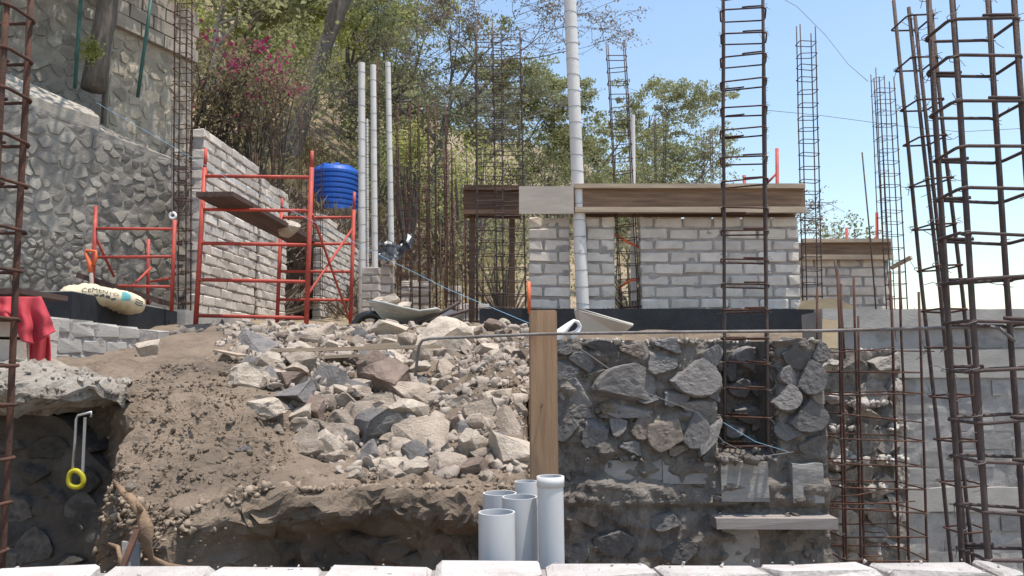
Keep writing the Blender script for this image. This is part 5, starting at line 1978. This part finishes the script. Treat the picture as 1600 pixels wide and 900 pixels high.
# ------------------------------------------------------------------ vegetation
def make_tree(name, label, base, height, spread, lean, m_bark, m_leaf, seed, leaves=9000, leaf=.11, r0=None, levels=5, clump=.55, droop=0.0, bare=.0, first=.35, group=None, flatten=.75):
    rng = random.Random(seed)
    base = Vector(base)
    t = thing(name, label, 'tree', base, group)
    r0 = r0 or height * .022
    trunk, limbs = MB(), MB()
    tips = []

    def grow(p, d, L, r, lv):
        n = 4
        pts, rs = [p], [r]
        for i in range(n):
            sg = .06 if lv == 0 else .17
            d = (d + Vector((rng.gauss(0, sg), rng.gauss(0, sg), rng.gauss(0, .10) + (.05 if lv < 2 else .0) - droop * lv * .02))).normalized()
            p = p + d * (L / n)
            pts.append(p)
            rs.append(max(.006, r * (1 - .55 * (i + 1) / n)))
        (trunk if lv == 0 else limbs).tube(pts, rs, 8 if lv == 0 else (6 if lv < 3 else 4), cap=False)
        if lv >= levels - 1:
            tips.append(pts[-1])
        elif lv == levels - 2:
            tips.append(pts[-1])
        if lv < levels - 1:
            k = rng.randint(3, 4) if lv else rng.randint(4, 6)
            for j in range(k):
                i = rng.randint(2, n) if lv else (n if j < 2 else rng.randint(2, n))
                side = Vector((rng.gauss(0, 1), rng.gauss(0, 1), rng.gauss(0, .45))).normalized()
                nd = (d * rng.uniform(.5, 1.0) + side * spread * rng.uniform(.6, 1.1)).normalized()
                nd.z *= flatten if lv else 1
                grow(pts[i], nd.normalized(), L * rng.uniform(.55, .82), max(.008, rs[i] * .68), lv + 1)
    d0 = Vector((lean[0], lean[1], 1)).normalized()
    grow(base - Vector((0, 0, .3)), d0, height * first, r0, 0)
    trunk.build('trunk', m_bark, t, smooth=True)
    limbs.build('branches', m_bark, t, smooth=True)
    if leaves:
        T = np.array([p[:] for p in tips])
        keep = NR.random(len(T)) > bare
        T = T[keep] if keep.any() else T
        idx = NR.integers(0, len(T), leaves)
        dirs = NR.normal(size=(leaves, 3))
        dirs /= np.linalg.norm(dirs, axis=1, keepdims=True)
        size_t = NR.uniform(.35, 1.0, size=len(T))[idx][:, None]
        C = T[idx] + dirs * NR.random((leaves, 1)) ** .5 * np.array([clump, clump, clump * .5]) * size_t * .62
        C -= np.array(base)
        link('crown', leaf_mesh('crown', C, leaf, m_leaf, aspect=.55), t)
    return t

def hp(px, py, Y):
    """foot on the hillside under the pixel column px at depth Y"""
    x = at(px, py, Y).x
    return Vector((x, Y, hill_z(x, Y)))

def trees():
    make_tree('leaning_tree', 'big dark leaning tree trunk with vines above the dry brush', hp(452, 130, 20.0), 11, .55, (.20, .0), 'bark', 'leaf_bright', 3, 8000, .15, r0=.30, clump=1.0, first=.7, levels=4)
    for px, Y, h, lab, mb, ml, seed, kw in (
            (415, 24, 8.0, 'bright green tree left of the big leaning trunk', 'bark', 'leaf_bright', 5, dict(leaves=10000, leaf=.16, clump=1.0)),
            (548, 27, 7.5, 'bright green tree right of the big leaning trunk', 'bark', 'leaf_bright', 6, dict(leaves=9000, leaf=.15, clump=.9, first=.5)),
            (335, 21, 7.5, 'green tree above the flowering bush', 'bark_pale', 'leaf_mid', 7, dict(leaves=8000, leaf=.14, clump=.9)),
            (668, 21, 10.5, 'nearly leafless grey twiggy tree above the rusty cages', 'bark', 'leaf_dry', 8, dict(leaves=9000, leaf=.075, clump=.7, levels=6)),
            (610, 25, 8.6, 'tall dark-branched tree behind the white pipes', 'bark', 'leaf_grey', 9, dict(leaves=6000, leaf=.11, clump=.8)),
            (745, 23, 7.2, 'pale-branched spreading tree behind the wide dark cages', 'bark_pale', 'leaf_grey', 10, dict(leaves=5600, leaf=.10, clump=.7, levels=6)),
            (830, 25, 7.0, 'broad feathery green tree behind the white pipe', 'bark_pale', 'leaf_mid', 12, dict(leaves=15000, leaf=.11, clump=.8)),
            (925, 26, 6.6, 'feathery green tree right of the white pipe', 'bark', 'leaf_mid', 13, dict(leaves=16000, leaf=.11, clump=.8)),
            (1010, 28, 6.8, 'thin-leaved tree behind the cage tips', 'bark_pale', 'leaf_grey', 14, dict(leaves=14000, leaf=.11, clump=.8)),
            (1085, 29, 5.6, 'sparse tree at the right end of the tree line', 'bark_pale', 'leaf_grey', 15, dict(leaves=9000, leaf=.11, clump=.8)),
            (1310, 24, 4.6, 'small feathery tree rising behind the lower form board', 'bark_pale', 'leaf_grey', 16, dict(leaves=3600, leaf=.10, clump=.6)),
            (1228, 26, 5.2, 'small bare tree behind the right end of the long form board', 'bark', 'leaf_dry', 17, dict(leaves=1500, leaf=.09, clump=.5)),
            (1425, 30, 3.2, 'low leafless shrub tree above the grey rear wall', 'bark', 'leaf_dry', 18, dict(leaves=1200, leaf=.09, clump=.5)),
            (560, 38, 8.0, 'far dark tree on the ridge above the tank', 'bark', 'leaf_dark', 22, dict(leaves=9000, leaf=.17, clump=1.1)),
            (480, 34, 8.0, 'far dark tree on the ridge behind the leaning trunk', 'bark', 'leaf_dark', 23, dict(leaves=9000, leaf=.17, clump=1.1))):
        make_tree('hill_tree', lab, hp(px, 300, Y), h, .85, (RNG.uniform(-.15, .15), 0), mb, ml, seed, **kw)
    # trunk by the upper walls
    t = thing('shade_tree', 'grey leaning tree trunk beside the green fence post', 'tree', at(148, 122, 9.3))
    b = MB()
    b.tube([at(146, 140, 9.3), at(152, 90, 9.32), at(165, 30, 9.35), at(176, -60, 9.4), at(182, -130, 9.5)], [.15, .125, .125, .12, .11], 14)
    b.build('trunk', 'bark', t, smooth=True)
    b = MB()
    C = [at(142 + NR.normal() * 9, 78 + NR.normal() * 8, 9.15) for _ in range(260)]
    br, tips = MB(), []
    top = at(182, -130, 9.5)
    for k in range(34):
        e = Vector((-4.9 + RNG.uniform(-2.2, 1.7), 8.7 + RNG.uniform(-2.2, 2.2), RNG.uniform(5.3, 7.4)))
        br.tube([top - Vector((0, 0, .1)), top.lerp(e, .5) + Vector((0, 0, .4)), e], [.06, .03, .008], 5)
        tips += [e, top.lerp(e, .75) + Vector((0, 0, .25))]
    br.build('branches', 'bark', t)
    T = np.array([p[:] for p in tips])
    Cc = T[NR.integers(0, len(T), 7500)] + NR.normal(size=(7500, 3)) * np.array([.36, .36, .2]) - np.array(t.location[:])
    link('crown', leaf_mesh('crown', Cc, .12, 'leaf_mid'), t)
    lf = leaf_mesh('shoot', np.array([p[:] for p in C]) - np.array(t.location[:]), .075, 'leaf_bright', .3)
    stuff(link('shoot', lf, t))
    # fence posts
    for pa, pb, Y, lab in (((117, 138), (128, -30), 9.0, 'green metal fence post left of the grey leaning trunk'),
                           ((215, 152), (240, -30), 9.6, 'green metal fence post in front of the sunlit tan wall'),
                           ((2, 60), (6, -30), 8.6, 'green metal fence post high behind the near rusty cage')):
        b = MB()
        b.tube([at(*pa, Y), at(*pb, Y)], .022, 8)
        tag(b.build('fence_post', 'green_post', smooth=True), lab, 'fence post')
trees()

def brush():
    rng = random.Random(5)
    # flowering bush
    base = hp(350, 200, 14.0)
    t = thing('flowering_bush', 'bougainvillea-like bush with magenta flowers on the slope', 'bush', base)
    stems, C, Fl, Fd = MB(), [], [], []
    for k in range(95):
        px, py = rng.uniform(285, 470), rng.uniform(30, 200)
        if py < 25 + (px - 290) * .35 and px > 330:
            py += 60
        tip = at(px, py, 13.4 + rng.uniform(-.9, 1.2))
        a = base + Vector((rng.uniform(-1.2, 1.2), rng.uniform(-.5, .8), 0))
        a.z = hill_z(a.x, a.y) - .05
        mid = a.lerp(tip, .55) + Vector((0, 0, .5))
        stems.tube([a, mid, tip], [.02, .012, .005], 5)
        for _ in range(38):
            s = rng.random() ** .6
            p = a.lerp(mid, s * 2) if s < .5 else mid.lerp(tip, s * 2 - 1)
            C.append(p + Vector((rng.gauss(0, .2), rng.gauss(0, .2), rng.gauss(0, .16))))
        r = rng.random()
        if r < .5:
            tgt = Fl if rng.random() < .6 else Fd
            for _ in range(20):
                tgt.append(tip + Vector((rng.gauss(0, .12), rng.gauss(0, .12), rng.gauss(0, .09))))
    stems.build('stems', 'bark', t)
    o_ = np.array(base[:])
    link('foliage', leaf_mesh('foliage', np.array([p[:] for p in C]) - o_, .10, 'leaf_bush'), t)
    stuff(link('flowers', leaf_mesh('flowers', np.array([p[:] for p in Fl]) - o_, .075, 'bract', .8), t))
    stuff(link('faded_flowers', leaf_mesh('faded_flowers', np.array([p[:] for p in Fd]) - o_, .07, 'bract_faded', .8), t))
    # dry twigs and straw over the slope: uncountable
    V, Q = [], []
    def blades(n, fpos, hgt, wid, bend):
        for _ in range(n):
            p = fpos()
            if p is None:
                continue
            d = Vector((rng.gauss(0, bend), rng.gauss(0, bend), 1)).normalized()
            h = hgt * rng.uniform(.4, 1.3)
            s = Vector((rng.gauss(0, 1), rng.gauss(0, 1), 0)).normalized() * wid
            q = p + d * h
            q2 = p + d * h * .55 + Vector((0, 0, .0))
            o = len(V)
            V.extend([p - s, p + s, q2 + s * .8, q + d * .0 + Vector((rng.gauss(0, .3), rng.gauss(0, .3), -.1)) * h * .4])
            Q.append((o, o + 1, o + 2, o + 3))
    def on_hill(x0, x1, y0, y1):
        def f():
            x, y = rng.uniform(x0, x1), rng.uniform(y0, y1)
            return Vector((x, y, hill_z(x, y)))
        return f
    blades(9000, on_hill(-6.5, -1.5, 12.5, 19), .38, .008, .8)
    blades(5000, on_hill(-6.2, -3.6, 10.8, 14.5), .75, .010, 1.0)
    ob = link('dry_brush', np_mesh('dry_brush', np.array([p[:] for p in V]), np.array(Q), 'twig'))
    ob['label'] = 'tangle of dry brown twigs on the cut slope'; ob['category'] = 'brush'
    stuff(ob)
    V, Q = [], []
    blades(9000, on_hill(-7.0, -3.2, 17, 23), .42, .010, .5)
    blades(1500, on_hill(-2.5, 0, 12, 20), .4, .010, .6)
    ob = link('dry_grass', np_mesh('dry_grass', np.array([p[:] for p in V]), np.array(Q), 'straw'))
    ob['label'] = 'dry straw-coloured grass around the blue tank'; ob['category'] = 'grass'
    stuff(ob)
    # shrubs in the middle distance
    for k, (px, py, Y, w, h, m, lab) in enumerate(((590, 260, 20, 2.2, 2.6, 'leaf_mid', 'dense green shrub behind the white pipes above the tank'),
                                                   (640, 250, 22, 2.2, 2.4, 'leaf_dark', 'dark green shrub behind the top of the rusty cages'),
                                                   (735, 265, 16, 1.1, 1.0, 'leaf_bright', 'yellow-green shrub left of the short shaded form board'),
                                                   (640, 230, 17, .7, .9, 'leaf_bright', 'small yellow-green shrub among the rusty cages'),
                                                   (790, 410, 13, 1.6, 1.6, 'leaf_mid', 'green shrub seen through the wide dark cages'),
                                                   (690, 330, 18, 2.0, 1.8, 'leaf_mid', 'green shrub behind the upper part of the rusty cages'),
                                                   (860, 260, 20, 2.4, 2.2, 'leaf_dark', 'dark green shrub behind the pale plywood panel'),
                                                   (960, 270, 21, 2.6, 2.0, 'leaf_mid', 'green shrub behind the long form board'),
                                                   (985, 400, 12.5, 1.6, 1.8, 'leaf_dark', 'dark shrub showing through the gap in the block wall'),
                                                   (445, 130, 19, 2.0, 1.6, 'leaf_mid', 'green shrub at the foot of the big leaning trunk'))):
        x = at(px, py, Y).x
        g = Vector((x, Y, hill_z(x, Y)))
        t = thing('shrub', lab, 'shrub', g)
        n = int(3500 * max(.3, w * h / 5))
        b = MB()
        tips = []
        zc = max(.3, at(px, py, Y).z - g.z)
        for j in range(26):
            e = Vector((rng.gauss(0, w * .33), rng.gauss(0, w * .33), zc + rng.gauss(0, h * .27)))
            e.z = max(.15, e.z)
            b.tube([g + Vector((0, 0, -.1)), g + e * .5 + Vector((rng.gauss(0, .1), 0, .1)), g + e], [.03, .018, .006], 4)
            tips.append(e)
        b.build('stems', 'bark', t)
        T = np.array([p[:] for p in tips])
        C = T[NR.integers(0, len(T), n)] + NR.normal(size=(n, 3)) * np.array([w, w, h]) * .15
        link('foliage', leaf_mesh('foliage', C, .085 if Y > 15 else .07, m), t)
    # far wood over the rest of the hill
    C = []
    for _ in range(95):
        Yw = rng.uniform(26, 60)
        px = rng.uniform(180, 660)
        x = at(px, 300, Yw).x
        if hill_z(x, Yw) < .5:
            continue
        c = np.array([x, Yw, hill_z(x, Yw) + rng.uniform(.6, 2.4)])
        r = rng.uniform(.9, 1.9)
        C.append(c + NR.normal(size=(230, 3)) * np.array([r, r, r * .75]) * .55)
    ob = link('far_wood', leaf_mesh('far_wood', np.concatenate(C), .26, 'leaf_mid', .7))
    ob['label'] = 'far green wood covering the hillside behind the trees'; ob['category'] = 'wood'
    stuff(ob)
    C = []
    for _ in range(45):
        Yw = rng.uniform(19, 30)
        px = rng.uniform(560, 1050)
        x = at(px, 300, Yw).x
        c = np.array([x, Yw, hill_z(x, Yw) + rng.uniform(.2, 1.0)])
        r = rng.uniform(.5, 1.2)
        C.append(c + NR.normal(size=(170, 3)) * np.array([r, r, r * .6]) * .5)
    ob = link('undergrowth', leaf_mesh('undergrowth', np.concatenate(C), .12, 'leaf_dark', .6))
    ob['label'] = 'dark green undergrowth below the hill trees'; ob['category'] = 'undergrowth'
    stuff(ob)
mat('leaf_bush', (0.30, 0.255, 0.15), col2=(0.16, 0.145, 0.08), **LV)
brush()
